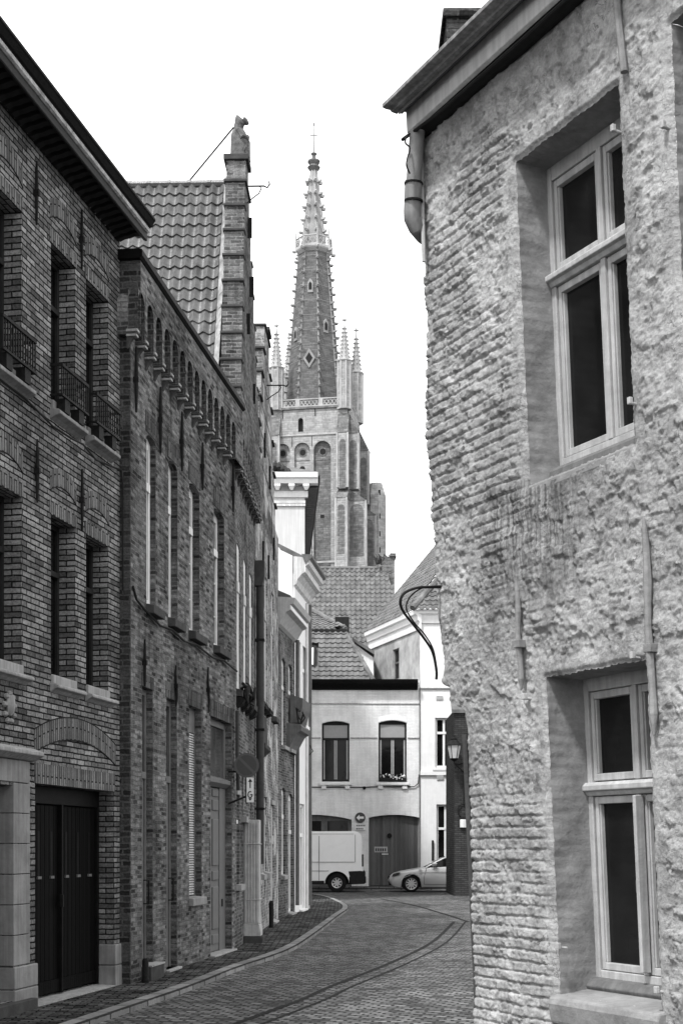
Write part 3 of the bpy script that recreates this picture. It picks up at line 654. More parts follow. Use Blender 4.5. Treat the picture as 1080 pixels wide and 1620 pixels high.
# near roof slope: pantiles, ridge, lead
wG = -.33; e0 = FC.P(.02, wG-.06, 8.95); rp = FC.P(pk, wG-.06, 13.42); S = rp-e0; U = -FC.n
m = MB(); pantiles(m, e0, U, S, 16, 20, .19, S.length/20, amp=.055, lap=.03)
m.build('pantile_roof', 'tile', hc, smooth=True)
roof_plain('roof_back', FC, [(.02, wG-3.1, 8.95), (.02, -7.2, 8.95), (pk, -7.2, 13.42), (pk, wG-3.1, 13.42)], 'tile_dark', hc)
roof_plain('roof_back', FC, [(pk*2-.02, wG, 8.95), (pk*2-.02, -7.2, 8.95), (pk, -7.2, 13.38), (pk, wG, 13.38)], 'tile_dark', hc)
ridge(FC.P(pk, wG+.02, 13.45), FC.P(pk, wG-3.2, 13.45), hc, 'tile', .07, .33)
m = MB(FC); n = 16
for k in range(n):
    a, b = k/n, (k+1)/n; j = .02*random.random(); z = lambda t: 8.95+(13.42-8.95)*t
    m.face([(.02+(pk-.02)*a, wG+.04, z(a)+.22), (.02+(pk-.02)*b, wG+.04, z(b)+.2+j), (.02+(pk-.02)*b, wG-.1-j, z(b)+.08), (.02+(pk-.02)*a, wG-.1, z(a)+.07)])
m.build('lead_flashing', 'lead', hc)
MB(FC).tube([(pk, -.22, 14.45), (pk, wG-.67, 13.52)], .014, 6).build('stay_rod', 'iron', hc)
def scroll_bracket(fr, u, w0, v, ln, parent):
    m = MB(fr); m.tube([(u, w0, v), (u, w0+ln, v), (u, w0+ln+.06, v-.03), (u, w0+ln+.1, v+.03), (u, w0+ln+.09, v+.08)], .014, 6)
    m.tube([(u, w0, v-.3), (u, w0+ln*.3, v-.22), (u, w0+ln*.7, v-.13), (u, w0+ln*.85, v-.04), (u, w0+ln*.75, v-.01)], .01, 6); return m.build('iron_bracket', 'iron', parent)
scroll_bracket(FC, pk, .02, FC.px(400, 305, .1)[1], .3, hc)
st = thing('statue', 'weathered stone figure of a hooded beast on top of the taller stepped gable', 'statue', FC.P(pk, -.1, zt+.52))
m = MB(FC); secs = []
for (du, dw, h, ru, rw) in ((0, 0, 0, .16, .175), (0, 0, .06, .165, .18), (0, -.01, .12, .15, .165), (0, -.015, .30, .14, .155), (0, -.02, .42, .135, .15), (0, -.03, .50, .11, .12), (0, -.035, .56, .08, .085), (0, -.025, .61, .08, .09), (0, -.005, .66, .085, .095), (0, -.015, .71, .07, .085), (0, -.04, .76, .05, .05), (0, -.055, .80, .02, .02)):
    secs.append([m.pt((pk+du+ru*math.cos(2*math.pi*q/14), -.1+dw+rw*math.sin(2*math.pi*q/14), zt+.52+h)) for q in range(14)])
for a, b in zip(secs, secs[1:]):
    for q in range(14): m.idx((a[q], a[(q+1) % 14], b[(q+1) % 14], b[q]))
m.idx(secs[0][::-1]); m.idx(secs[-1])
m.tube([(pk, -.05, zt+.52+.70), (pk, .0, zt+.52+.68), (pk, .035, zt+.52+.645)], [.075, .055, .03], 9)          # snout
for sg in (-1, 1): m.tube([(pk+sg*.09, -.14, zt+.52+.5), (pk+sg*.12, -.06, zt+.52+.36), (pk+sg*.06, .01, zt+.52+.38), (pk, .03, zt+.52+.42)], [.05, .05, .045, .035], 8); m.tube([(pk+sg*.08, -.05, zt+.54), (pk+sg*.08, .02, zt+.52+.2), (pk+sg*.08, .03, zt+.53)], [.07, .06, .05], 8)
m.build('figure', 'statue', st, smooth=True)
MB(FC).box(pk-.05, pk+.05, .02, .075, zt+.54, zt+.86).build('shield', 'statue', st, bevel=.02)
# drainpipe with hopper at the party wall
u = FC.uD(26.98); dp = MB(FC); dp.tube([(u, .1, 6.65), (u, .1, 5), (u, .1, 3), (u, .1, 1.35)], .075, 12); dpo = dp.build('drainpipe', 'pipe', hc, smooth=True)
MB(FC).prof([(.0, 7.1), (.19, 7.1), (.19, 6.8), (.15, 6.62), (.0, 6.62)], u-.1, u+.1).build('hopper', 'pipe', dpo, bevel=.008)
for v in (5.6, 3.9, 2.4): MB(FC).box(u-.085, u+.085, .0, .185, v-.02, v+.02).build('pipe_clip', 'iron', dpo)
# fluted white door pilaster
u0, u1 = FC.uD(24.8), FC.uD(25.15); m = MB(FC)
m.box(u0, u1, .0, .27, .33, 2.15); w = .03
for k in range(5): m.box(u0-.012, u0, .02+k*.05, .05+k*.05, .36, 2.1)
m.box(u0-.02, u1+.02, .0, .29, 1.72, 1.735); m.box(u0-.02, u1+.02, .0, .29, .75, .765)
m.prof([(0, .12), (.3, .12), (.3, .2), (.28, .32), (0, .33)], u0-.03, u1+.03)
m.build('door_pilaster', 'trim', hc, bevel=.006)
MB(FC).box(u0-.06, u1+.06, 0, .34, -.03, .118).build('pilaster_base', 'stone_dark', hc, bevel=.015)
# round no-waiting sign with its small plate, bracketed off the arcaded house
sg_ = thing('traffic_sign', 'dark round no-parking sign with a small white arrow plate below, bracketed from a wall', 'sign', at(390, 1211, 23))
c = at(390, 1211, 23); F0 = Fr((c.x, 23), (1, 0), (0, -1))
MB(F0).disc((0, c.z), .2, -.012, 0, 32).build('sign_disc', 'sign_bar', sg_)
MB(F0).disc((0, c.z), .165, .0005, .003, 32).build('sign_face', 'sign_dark', sg_)
MB(F0).prism([(-.13, .10), (-.10, .13), (.13, -.10), (.10, -.13)], lambda p, e: (p[0], (.003, .005)[e], c.z+p[1])).build('diagonal_band', 'sign_bar', sg_)
cu, cz = .058, c.z-.4
pl = MB(F0).box(cu-.058, cu+.058, -.01, 0, cz-.2, cz+.2).build('sign_plate', 'sign_white', sg_)
m = MB(F0); m.box(cu-.009, cu+.009, .001, .004, cz+.03, cz+.14); m.prism([(-.035, .13), (.035, .13), (0, .185)], lambda p, e: (cu+p[0], (.001, .004)[e], cz+p[1]))
pts = [(cu+.034*math.cos(R(a)), .003, cz-.075+.05*math.sin(R(a))) for a in range(60, 361, 30)]; m.tube(pts, .009, 5); m.box(cu, cu+.042, .001, .004, cz-.085, cz-.068); m.prism([(-.03, -.135), (.03, -.135), (0, -.175)], lambda p, e: (cu+p[0], (.001, .004)[e], cz+p[1]))
m.build('plate_symbols', 'plastic', pl)
m = MB(); m.tube([(c.x, 23.03, c.z+.1), (c.x, 23.03, c.z-.62)], .02, 8); m.tube([(c.x, 23.03, c.z-.1), (-1.83, 23.05, c.z-.1)], .016, 8); m.tube([(c.x, 23.03, c.z-.5), (-1.83, 23.05, c.z-.62)], .016, 8); m.build('sign_bracket', 'iron', sg_)

# ------------------------------------------------------------------ left: second stepped gable, limewashed
FD = Fr((-1.635, 27.2), (.0254, 1)); D1 = FD.uD(33.3)
hd = thing('gabled_house', 'narrow patchily limewashed brick house with a smaller stepped gable, beyond the drainpipe', 'house', (-1.63, 27.2, 0))
dw = [(FD.uD(a), FD.uD(b), 4.55, 7.3) for a, b in ((27.9, 28.6), (29.3, 30.0), (31.2, 31.9))]
dg = [(FD.uD(27.8), FD.uD(28.3), 1.15, 2.9), (FD.uD(29.2), FD.uD(29.8), 1.15, 2.7), (FD.uD(31.0), FD.uD(31.9), .05, 2.6)]
mb = MB(FD); wall_sheet(mb, .0, D1, -.1, 8.9, [(a, b, c, d, 0, .2) for a, b, c, d in dw+dg]); shell(mb, .0, D1, -.1, 8.9, 7); mb.build('wall', 'brickD', hd)
for a, b, c, d in dw+dg:
    window(FD, (a, b, c, d, 0), .03, hd, 'trim', 'pane', st=.17, trans=.7, mull=1)
    MB(FD).prof([(-.04, c+.02), (.12, c-.02), (.12, c-.12), (-.01, c-.12)], a-.06, b+.06).build('sill', 'stone_dark' if c > 3 else 'stone_pale', hd)
    if c < 3: MB(FD).box(a-.06, b+.06, -.01, .04, d, d+.1).build('lintel', 'stone_pale', hd)
NS2, zb2, zt2, pk2 = 6, 8.8, 12.4, FD.uD(29.75); run2 = (pk2-.25)/NS2; rise2 = (zt2-zb2)/NS2; gw = MB(FD); cp = MB(FD)
for k in range(NS2):
    a = pk2-.25-run2*(NS2-k-.0); b = pk2+.25+run2*(NS2-k); z1 = zb2+rise2*(k+1); a = max(a, .005)
    gw.box(a, b, -.3, .0+.002*k, zb2+rise2*k-(.0 if k else .5), z1-.05)
    for x0, x1 in ((a-.04, a+run2+.02), (b-run2-.02, b+.04)): MB(FD).box(x0, x1, -.33, .05, z1-.05, z1-.004).build('coping', 'stone_dark', hd, bevel=.01)
gw.build('stepped_gable', 'brickD', hd)
MB(FD).box(pk2-.28, pk2+.28, -.34, .09, zt2-.004, zt2+.07).build('gable_cap', 'stone_dark', hd, bevel=.01)
for sg in (1, -1): roof_plain('roof', FD, [(pk2-sg*(pk2-.05), -.32, 8.9), (pk2-sg*(pk2-.05), -7, 8.9), (pk2, -7, 12.1), (pk2, -.32, 12.1)], 'tile_dark', hd)
for u, z in ((.9, 8.6), (1.9, 9.9), (3.3, 9.6), (4.4, 8.3), (2.9, 7.6), (1.5, 7.6)): MB(FD).box(u-.02, u+.02, .0, .04, z-.25, z+.25).build('wall_anchor', 'iron', hd)
scroll_bracket(FD, pk2-.3, .03, FD.px(430, 622, .1)[1], .35, hd)
m = MB(FD); m.prof([(0, 4.35), (.06, 4.3), (.08, 3.75), (.14, 3.7), (.14, 3.62), (0, 3.5)], .6, 1.9); m.build('door_hood', 'stone_dark', hd, bevel=.01)
for k in range(5): u = .2+k*.55; MB(FD).prof([(0, 4.52), (.09, 4.52), (.14, 4.49), (.12, 4.43), (.0, 4.38)], u, u+.3).build('sill_bracket', 'iron', hd)
for k in range(4): u = .25+k*.75; MB(FC).prof([(0, 4.16), (.1, 4.16), (.14, 4.12), (.1, 4.05), (.0, 4.0)], u, u+.3).build('sill_bracket', 'iron', hc)
pts = [(.05+.16*k, .13+.05*math.sin(k*2.3), 4.28+.14*math.sin(k*1.7)+.08*math.cos(k*3.1)) for k in range(14)]
cable('cable_bundle', 'tangled black cables below the windows of the house with the statue', FC, pts, .028)
bp = MB(FD); bp.lathe((2.3, .12, 0), [(.05, 0), (.05, .5), (.035, .56)], 10); tag(bp.build('bollard', 'iron', smooth=True), 'slim dark post standing on the pavement against the limewashed house', 'bollard')

# ------------------------------------------------------------------ left: low dark brick house with white cornice, then the white house
FE = Fr((-1.48, 33.3), (.11, 1)); E1 = FE.uD(36.0)
he = thing('brick_house', 'low dark brick house with a broad white cornice, before the white end house', 'house', (-1.48, 33.3, 0))
ew = [(.5, 1.15, 4.1, 6.1), (1.6, 2.25, 4.1, 6.1), (.5, 1.15, 1.0, 3.0), (1.6, 2.4, .05, 2.9)]
mb = MB(FE); wall_sheet(mb, 0, E1, -.1, 7.1, [(a, b, c, d, .1, .2) for a, b, c, d in ew]); shell(mb, 0, E1, -.1, 7.1, 6); mb.build('wall', 'brickC', he)
for a, b, c, d in ew: window(FE, (a, b, c, d, .1), .06, he, 'offwhite', 'pane', st=.09, trans=.7, sill=(.05, .05, .1, .1, 'stone_pale'))
MB(FE).prof([(0, 6.85), (.06, 6.9), (.2, 7.15), (.3, 7.2), (.3, 7.32), (.38, 7.35), (.42, 7.48), (0, 7.52)], -.15, E1+.03).build('cornice', 'trim', he)
MB(FE).prof([(.302, 7.21), (.325, 7.21), (.325, 7.31), (.302, 7.31)], -.15, E1+.03).build('cornice_band', 'white', he)
roof_plain('roof', FE, [(-.1, .3, 7.55), (E1, .3, 7.55), (E1, -3, 9.0), (-.1, -3, 9.0)], 'tile_dark', he)
FF = Fr((-1.183, 36), (.11, 1)); F1 = FF.uD(38.5)
hf = thing('white_house', 'narrow white rendered house with a moulded cornice at the end of the left row', 'house', (-1.18, 36, 0))
fw = [(.5, 1.1, 4.9, 7.0), (1.5, 2.1, 4.9, 7.0), (.9, 1.8, .05, 2.8)]
mb = MB(FF); wall_sheet(mb, .0, F1, -.1, 8.6, [(a, b, c, d, 0, .2) for a, b, c, d in fw]); shell(mb, .0, F1, -.1, 8.6, 4); mb.build('wall', 'white', hf)
for a, b, c, d in fw: window(FF, (a, b, c, d, 0), .06, hf, 'white', 'pane', st=.09, trans=.7, sill=(.05, .05, .1, .1, 'white'))
MB(FF).prof([(0, 8.25), (.06, 8.3), (.1, 8.42), (.2, 8.55), (.3, 8.6), (.3, 8.75), (.38, 8.8), (.42, 8.95), (0, 9.0)], -.2, F1+.15).build('cornice', 'offwhite', hf)
MB(FF).prof([(.3, 8.8), (.47, 8.96), (.47, 9.03), (.2, 9.05)], -.22, F1+.17).build('gutter', 'trim_mid', hf)
gb = MB(FF)                                         # stepped white end gable above the lower roof
pg = [(-.05, 7.4), (-.05, 9.05), (-.35, 9.2), (-.6, 9.5), (-1.2, 9.75), (-1.8, 10.3), (-3.9, 10.3), (-3.9, 7.4)]
gb.prism(pg, lambda p, e: ((-.02, .18)[e], p[0], p[1])); gb.build('end_gable', 'white', hf)
for k in range(3):
    for q in range(3): MB(FF).box(.6+k*.75, 1.0+k*.75, .0, .012, 7.55+q*.14, 7.62+q*.14).build('air_vent', 'dark_trim', hf)
roof_plain('roof', FF, [(.0, .3, 9.0), (F1, .3, 9.0), (F1, -2, 10.2), (.0, -2, 10.2)], 'tile_dark', hf)
for u, v0, v1 in ((-.06, .2, 6.9), (2.35, .1, 8.2)): MB(FF).tube([(u, .08, v0), (u, .08, v1)], .05, 8).build('drainpipe', 'trim_mid', hf)
u0 = FE.uD(34.6)
m = MB(FE); m.prof([(0, 4.0), (.05, 4.0), (.12, 4.2), (.24, 4.42), (.28, 4.46), (.36, 4.5), (.38, 4.6), (.34, 4.66), (0, 4.7)], u0, u0+1.5); m.build('door_hood', 'trim_mid', he, bevel=.008)
m = MB(FE); m.prof([(0, 4.75), (.2, 4.75), (.3, 5.1), (.32, 5.35), (0, 5.45)], u0+.6, u0+2.0); m.build('shop_blind', 'trim_mid', he)
pts = [(u0+.1+.1*k, .25+.06*math.sin(k*2.1), 4.9+.2*math.sin(k*1.3)+.1*math.cos(k*2.9)) for k in range(12)]
cable('cable_bundle', 'loose dark cables hanging above the door hood near the end of the left row', FE, pts, .02)
m = MB(FE); m.tube([(u0+1.45, .38, 4.25), (u0+1.45, .46, 4.1), (u0+1.45, .36, 4.0)], .012, 6); m.build('iron_hook', 'iron', he)
# grey rendered strip and white pier at the end
MB(FF).box(F1-.5, F1+.02, .0, .05, 0, 8.2).build('corner_pilaster', 'offwhite', hf, bevel=.01)
# ------------------------------------------------------------------ beyond: tall white house, side wall toward us
t8 = thing('tall_house', 'tall house with a plain white side wall and deep eaves, behind the left row', 'house', (-1.6, 45, 0))
F8 = Fr((-2.58, 45), (1, 0), (0, -1)); cx8 = .02*0
x1 = at(482, 0, 45).x+2.58; xl = -2.2; zt8 = at(0, 752, 45).z
mb = MB(F8); z8 = at(0, 785, 45).z
mb.prism([(xl, 0), (x1, 0), (x1-.55, -11), (xl, -11)], lambda p, e: (p[0], p[1], (-.1, zt8-.33)[e])); mb.build('wall', 'cream', t8)
m = MB(F8); zc = at(0, 793, 45).z; zt8 = at(0, 752, 45).z; MB(F8).box(xl, x1+.02, .0, .04, zc-.06, zc+.02).build('string_course', 'white', t8)
MB(F8).prof([(0, zc+.1), (.06, zc+.12), (.08, zc+.25), (.1, zc+.3), (0, zc+.3)], xl, x1+.1).build('frieze_mould', 'white', t8)
MB(F8).prof([(0, zt8-.32), (.3, zt8-.32), (.33, zt8-.2), (.4, zt8-.15), (.42, zt8), (0, zt8)], xl, x1+.42).build('cornice', 'white', t8)
m = MB(F8)
for k in range(40): y0 = .3+k*.26; m.prism([(0, zt8-.33), (.42, zt8-.33), (.42, zt8-.28), (0, zt8-.28)], lambda p, e: (x1+p[0]-.05*(y0+.22*e), -(y0+.22*e), p[1]))
m.prism([(-.2, zt8-.27), (.42, zt8-.27), (.42, zt8-.2), (-.2, zt8-.2)], lambda p, e: (x1+p[0]-.05*11*e, -11*e, p[1])); m.build('eaves_soffit', 'trim_mid', t8)
m = MB(F8); m.prism([(.38, zt8-.3), (.48, zt8-.26), (.48, zt8-.02), (.38, zt8-.02)], lambda p, e: (x1+p[0]-.05*11*e, .1-11*e, p[1])); m.build('gutter', 'dark_trim', t8)
MB(F8).box(xl, x1+.02, .0, .05, at(0, 799, 45).z-.04, at(0, 799, 45).z+.04).build('string_course', 'offwhite', t8)
for x in (438.5, 461, 484): c = at(x, 768, 44.7); MB(F8).lathe((c.x+2.58, .2, c.z-.12), [(.05, 0), (.12, .1), (.14, .12), (.14, .22)], 4, ph=R(45)).build('cornice_bracket', 'white', t8)
roof_plain('roof', F8, [(xl, .4, zt8), (x1+.45, .4, zt8), (x1-.6, -5, zt8+1.6), (xl, -5, zt8+2.2)], 'tile_dark', t8)
m = MB(); c = at(447, 745, 45.2); m.lathe((c.x, c.y, c.z-.3), [(.08, 0), (.3, .2), (.2, .5), (.05, .65)], 7); 
# ------------------------------------------------------------------ facing row across the junction: white painted brick house
F1_ = Fr((0, 58.5), (1, 0), (0, -1)); px = F1_.px
def X(x): return px(x, 1300)[0]
def Z(y): return px(500, y)[1]
w1 = thing('white_brick_house', 'white painted brick house across the junction with two arched windows and plank garage door', 'house', (.8, 58.5, 0))
wn = [(X(509), X(552.5), Z(1237), Z(1145), .1), (X(598.5), X(643), Z(1237), Z(1144), .1)]
og = (X(583), X(663.5), 0, Z(1294), .12, .3); ol = (X(430), X(556), 0, Z(1297), .2, .3)
WR = X(663.3); WLf = X(400)
mb = MB(F1_); wall_sheet(mb, WLf, WR, -.1, Z(1077), [w+(.22,) for w in wn]+[og, ol]); shell(mb, WLf, WR, -.1, Z(1077), 8); mb.build('wall', 'brickW', w1)
for k, w in enumerate(wn):
    a, b, c, d, r = w
    m = MB(F1_); W = -.1
    wo_ = window(F1_, w, .1, w1, 'dark_trim', 'pane', st=.07, trans=.735, mull=0, proud=.03)
    tv = c+(d-c)*.735; mc = (a+b)/2
    MB(F1_).box(a+.08, b-.08, -.128, -.112, tv+.05, d-.03).build('roller_blind', 'blind', wo_)
    m = MB(F1_)
    for p, q in ((a+.07, a+.12), (mc-.06, mc-.015), (mc+.015, mc+.06), (b-.12, b-.07)): m.box(p, q, -.125, -.095, c+.1, tv-.05)
    m.build('casement', 'trim', wo_)
    m = MB(F1_); m.box(a-.1, b+.1, .0, .12, c-.14, c-.02); m.box(a-.02, a+.18, .0, .08, c-.3, c-.14); m.box(b-.18, b+.02, .0, .08, c-.3, c-.14); m.box(a+.18, b-.18, .0, .03, c-.2, c-.14)
    m.build('sill', 'white', w1, bevel=.01)
    m = MB(F1_); pp = arc_pts(a-.02, b+.02, d+.02, .1)
    for p, q in zip(pp, pp[1:]): m.face([(p[0], .012, p[1]), (q[0], .012, q[1]), (q[0], .012, q[1]+.22), (p[0], .012, p[1]+.22)])
    m.build('window_head', 'white', w1)
for y, h in ((1113.5, .03), (1167.5, .035)):
    if y > 1150:
        segs = ((WLf, wn[0][0]-.05), (wn[0][1]+.05, wn[1][0]-.05), (wn[1][1]+.05, WR))
    else: segs = ((WLf, WR),)
    for a, b in segs: MB(F1_).prof([(-.002, Z(y)-h), (.025, Z(y)-h), (.035, Z(y)), (-.002, Z(y)+h)], a, b).build('string_course', 'trim', w1)
zc = Z(1092); m = MB(F1_); m.prof([(0, zc), (.12, zc+.03), (.2, zc+.16), (.34, zc+.24), (.38, zc+.36), (.38, zc+.41), (0, zc+.42)], WLf, WR-.08); m.build('cornice', 'black', w1)
m = MB(F1_); n = 12                                  # garage door of worn planks
for k in range(n): a = og[0]+(og[1]-og[0])*k/n; b = og[0]+(og[1]-og[0])*(k+1)/n; m.box(a+.006, b-.006, -.28, -.2+.004*(k % 3), .08, Z(1291.5))
m.box(og[0], og[1], -.29, -.22, .06, Z(1290)); gdo = m.build('garage_door', 'garage', w1)
MB(F1_).box(px(592, 0)[0], px(613, 0)[0], -.2, -.185, Z(1349), Z(1340)).build('notice_plate', 'trim', gdo)
MB(F1_).box(px(604, 0)[0], px(614, 0)[0], -.2, -.18, Z(1352.5), Z(1351)).build('letter_slot', 'white', gdo)
m = MB(F1_)
for k in range(5): m.box(px(594+k*3.6, 0)[0], px(596+k*3.6, 0)[0], -.185, -.181, Z(1347), Z(1342.5))
m.build('notice_writing', 'plastic', gdo)
MB(F1_).disc((px(616, 0)[0], Z(1322.5)), .1, -.2, -.15, 16).build('round_knocker', 'iron', gdo)
m = MB(F1_); a, b, c, d, r, _ = ol; m.box(a, b, -.28, -.2, 0, Z(1315)); m.box(a, b, -.28, -.2, Z(1299), d+r); 
for x in (a, X(508), b-.15): m.box(x, x+.15 if x != X(508) else x+.25, -.28, -.2, Z(1315), Z(1299))
gl = m.build('glazed_garage_door', 'trim_mid', w1); MB(F1_).box(a, b, -.26, -.23, Z(1315), Z(1299)).build('pane', 'pane', gl)
cable('facade_cable', 'thin dark cable running along the white painted brick house below its two windows', F1_, [(WLf, .03, Z(1245.5)), (X(575), .05, Z(1246)), (X(600), .05, Z(1245)), (X(655), .05, Z(1245)), (X(661), .05, Z(1240)), (X(662.5), .05, Z(1226)), (X(672), .07, Z(1225.5)), (X(720), .07, Z(1225))], .022)
MB(F1_).disc((X(576), Z(1247)), .07, .0, .12, 12, .05).build('junction_box', 'iron', w1)
for x, m_ in ((663.6, 'trim_mid'),): MB(F1_).tube([(X(x), .05, .3), (X(x), .05, Z(1090))], .025, 6).build('drainpipe', m_, w1)
fb = thing('flower_box', 'box of pale flowers on the sill of the right-hand window of the white brick house', 'flower box', (X(620), 58.4, Z(1237)))
MB(F1_).box(X(600), X(642), .01, .15, Z(1236), Z(1231)).build('planter', 'plastic', fb)
m = MB(F1_); l = MB(F1_)
for k in range(70):
    u = random.uniform(X(601), X(642)); w = random.uniform(.0, .16); v = random.uniform(Z(1234), Z(1225.5)); s = random.uniform(.02, .045)
    q = m if random.random() < .55 else l
    q.lathe((u, w, v), [(.2*s, -s), (s, 0), (.3*s, s)], 5, ph=random.random())
struct(m.build('flowers', 'flower', fb), 'stuff'); struct(l.build('leaves', 'leaf', fb), 'stuff')
# mansard roof with skylight and dormer
D0 = 58.6
e0 = at(440, 1078, D0); e1 = at(590, 1078, D0); t1 = at(545, 997, 60.3); S = Vector((0, t1.y-e0.y, t1.z-e0.z)); m = MB(); Ls = S.length
pantiles(m, e0, (1, 0, 0), S, 17, 11, .235, Ls/11, inside=lambda u, s: u < (e1.x-e0.x)-(e1.x-t1.x)*s/Ls and not (X(484)-e0.x < u < X(500)-e0.x and .25*Ls < s < .7*Ls), amp=.045, lap=.05)
m.build('mansard_tiles', 'tile_far', w1, smooth=True)
e2 = at(440, 993, 60.3); S2 = Vector((0, 2.2, 1.1)); m = MB(); m_top = at(487, 965, 62)
pantiles(m, e2, (1, 0, 0), S2, 13, 8, .235, S2.length/8, inside=lambda u, s: u < (t1.x-e2.x)-(t1.x-m_top.x)*s/S2.length*1.0, amp=.045, lap=.05); m.build('upper_roof_tiles', 'tile_far', w1, smooth=True)
MB().box(e2.x, t1.x+.1, 60.15, 60.45, t1.z-.12, t1.z+.02).build('roof_ledge', 'dark_trim', w1)
m = MB(); m.tube([t1+Vector((.05, 0, .05)), Vector((m_top.x, 62.4, at(0, 962, 62.4).z))], .12, 8); m.tube([e1+Vector((0, 0, .05)), t1+Vector((0, 0, -.05))], .1, 8); m.build('hip_tiles', 'tile_far', w1, smooth=True)
mb = MB(); mb.prism([(e1.x, e1.z), (t1.x, t1.z), (e2.x, t1.z), (e0.x, e0.z)], lambda p, e: (p[0], (58.7+((p[1]-e0.z)/(t1.z-e0.z))*1.75, 66)[e], p[1]-.06)); mb.build('roof_core', 'tile_dark', w1)
c = at(541, 1000, 61); MB().box(c.x-.3, c.x+.3, 60.7, 61.6, c.z-.6, c.z+.6).build('chimney', 'dark_trim', w1)
a = at(485, 1056, 59.2); b = at(499, 1022, 59.8); mb = MB(); Ys = lambda z: 58.6+(z-e0.z)/(t1.z-e0.z)*1.7
mb.prism([(a.z, 0), (b.z, 0), (b.z, 1), (a.z, 1)], lambda p, e: ((a.x, b.x)[e], Ys(p[0])-.08+p[1]*.2, p[0])); so = mb.build('skylight', 'dark_trim', w1)
mb = MB(); mb.prism([(a.z+.1, 0), (b.z-.1, 0), (b.z-.1, 1), (a.z+.1, 1)], lambda p, e: ((a.x+.08, b.x-.08)[e], Ys(p[0])-.09+p[1]*.05, p[0])); mb.build('pane', 'sign_white', so)
# white gable scrap between the roofs
g3 = thing('white_outbuilding', 'small white gable with a sloping tiled verge squeezed between the two tiled roofs', 'building', at(570, 1078, 62))
mb = MB(); pp = [at(x, y, 62) for x, y in ((552, 1100), (552, 1015), (563, 1020), (590, 1040), (592, 1100))]
mb.prism(pp, lambda p, e: (p.x, (62, 64)[e], p.z)); mb.build('wall', 'white', g3)
mb = MB(); q0, q1 = at(552, 1011, 61.9), at(592, 1036, 61.9); mb.prism([(q0.x, q0.z), (q1.x, q1.z), (q1.x, q1.z+.14), (q0.x, q0.z+.14)], lambda p, e: (p[0], (61.8, 64)[e], p[1])); mb.build('verge', 'tile_far', g3)
# ------------------------------------------------------------------ right of it: taller white house with stained side wall
w2 = thing('corner_house', 'taller white house with a stained stucco side wall under a white cornice and tiled roof', 'house', (3.2, 58.45, 0))
x0 = X(664.2); zt = Z(967); WR2 = 9
wn2 = [(X(688), X(716), Z(1215), Z(1136)), (X(690), X(718.5), .1, Z(1273)), (X(745), X(772), Z(1215), Z(1136))]
mb = MB(F1_); wall_sheet(mb, x0, WR2, -.1, zt, [(a, b, c, d, 0, .2) for a, b, c, d in wn2], w=.02); mb.build('wall', 'white', w2)
FS = Fr((x0, 58.48), (-.3156, 1)); LS = FS.uD(64.53)
so_ = (FS.px(627, 1050)[0]-.25, FS.px(627, 1050)[0]+.45, FS.px(627, 1068)[1], FS.px(627, 1026)[1], 0, .15)
so_ = (FS.px(631, 1050)[0], FS.px(621, 1050)[0], FS.px(627, 1075)[1], FS.px(627, 1026)[1], 0, .15)
FS2 = Fr((x0, 58.48), (-.3156, 1), (-1, -.3156))
mb = MB(FS2); wall_sheet(mb, 0, LS, -.1, zt, [so_]); mb.build('side_wall', 'stucco', w2)
window(FS2, so_, .1, w2, 'trim_mid', 'pane', st=.07, trans=.55, mull=0)
mb = MB(FS2); mb.face([(LS, 0, -.1), (LS, -9, -.1), (LS, -9, zt), (LS, 0, zt)]); mb.face([(0, -9, -.1), (LS, -9, -.1), (LS, -9, zt), (0, -9, zt)]); mb.build('rear_walls', 'stucco', w2)
MB(FS2).prof([(-.01, zt-.75), (.06, zt-.75), (.08, zt-.45), (.14, zt-.4), (.18, zt-.2), (.26, zt-.14), (.28, zt+.02), (-.01, zt+.03)], -.15, LS+.1).build('cornice', 'white', w2)
MB(F1_).prof([(.01, zt-.55), (.09, zt-.5), (.14, zt-.2), (.22, zt-.12), (.24, zt+.04), (.01, zt+.05)], x0-.1, WR2).build('cornice', 'white', w2)
U = (FS2.P(LS, 0, 0)-FS2.P(0, 0, 0)).normalized(); Hn = Vector((.953, .3008, 0)); S = Hn+Vector((0, 0, 1.19))
m = MB(); A = FS2.P(-.1, .25, zt+.0)
pantiles(m, A, U, S, 28, 24, .235, .27, inside=lambda u, s: u > s/1.65, amp=.06, lap=.04); pantiles(m, Vector((x0-.3, 58.2, zt)), (1, 0, 0), (0, 1, 1.19), 26, 24, .235, .27, inside=lambda u, s: u > s/1.65, amp=.06, lap=.04); m.build('roof_tiles', 'tile_far', w2, smooth=True)
m = MB(); hp = [Vector((x0-.32+q/1.65, 58.2+q*.643, zt+.07+q*.766)) for q in (0, 2, 4, 6.4)]; m.tube(hp, .13, 8); m.build('hip_tiles', 'tile_far', w2, smooth=True)
m = MB(); a = A+U*6.6+Vector((0, 0, .05)); m.tube([a, a+S*4.2], .06, 6); m.build('verge', 'tile_dark', w2)
for y in (1089,): MB(F1_).prof([(.019, Z(y)-.05), (.07, Z(y)-.05), (.09, Z(y)), (.019, Z(y)+.05)], x0, WR2).build('string_course', 'trim', w2)
for a, b, c, d in wn2:
    if c > 1: window(F1_, (a, b, c, d, 0), .1, w2, 'white', 'pane', st=.09, trans=.70, mull=1, sill=(.1, .1, .1, .12, 'white'))
    else: window(F1_, (a, b, c, d, 0), .1, w2, 'white', 'pane', st=.09, trans=.70, mull=1, name='door')
MB(F1_).box(x0, WR2, .02, .1, Z(1226)-.02, Z(1221)).build('string_course', 'white', w2)
for x, y in ((690, 1105), (691, 1232)): MB(F1_).prof([(.02, Z(y+4)), (.06, Z(y+2)), (.12, Z(y-4)), (.02, Z(y-5))], X(x), X(x)+.25).build('sill_bracket', 'white', w2)
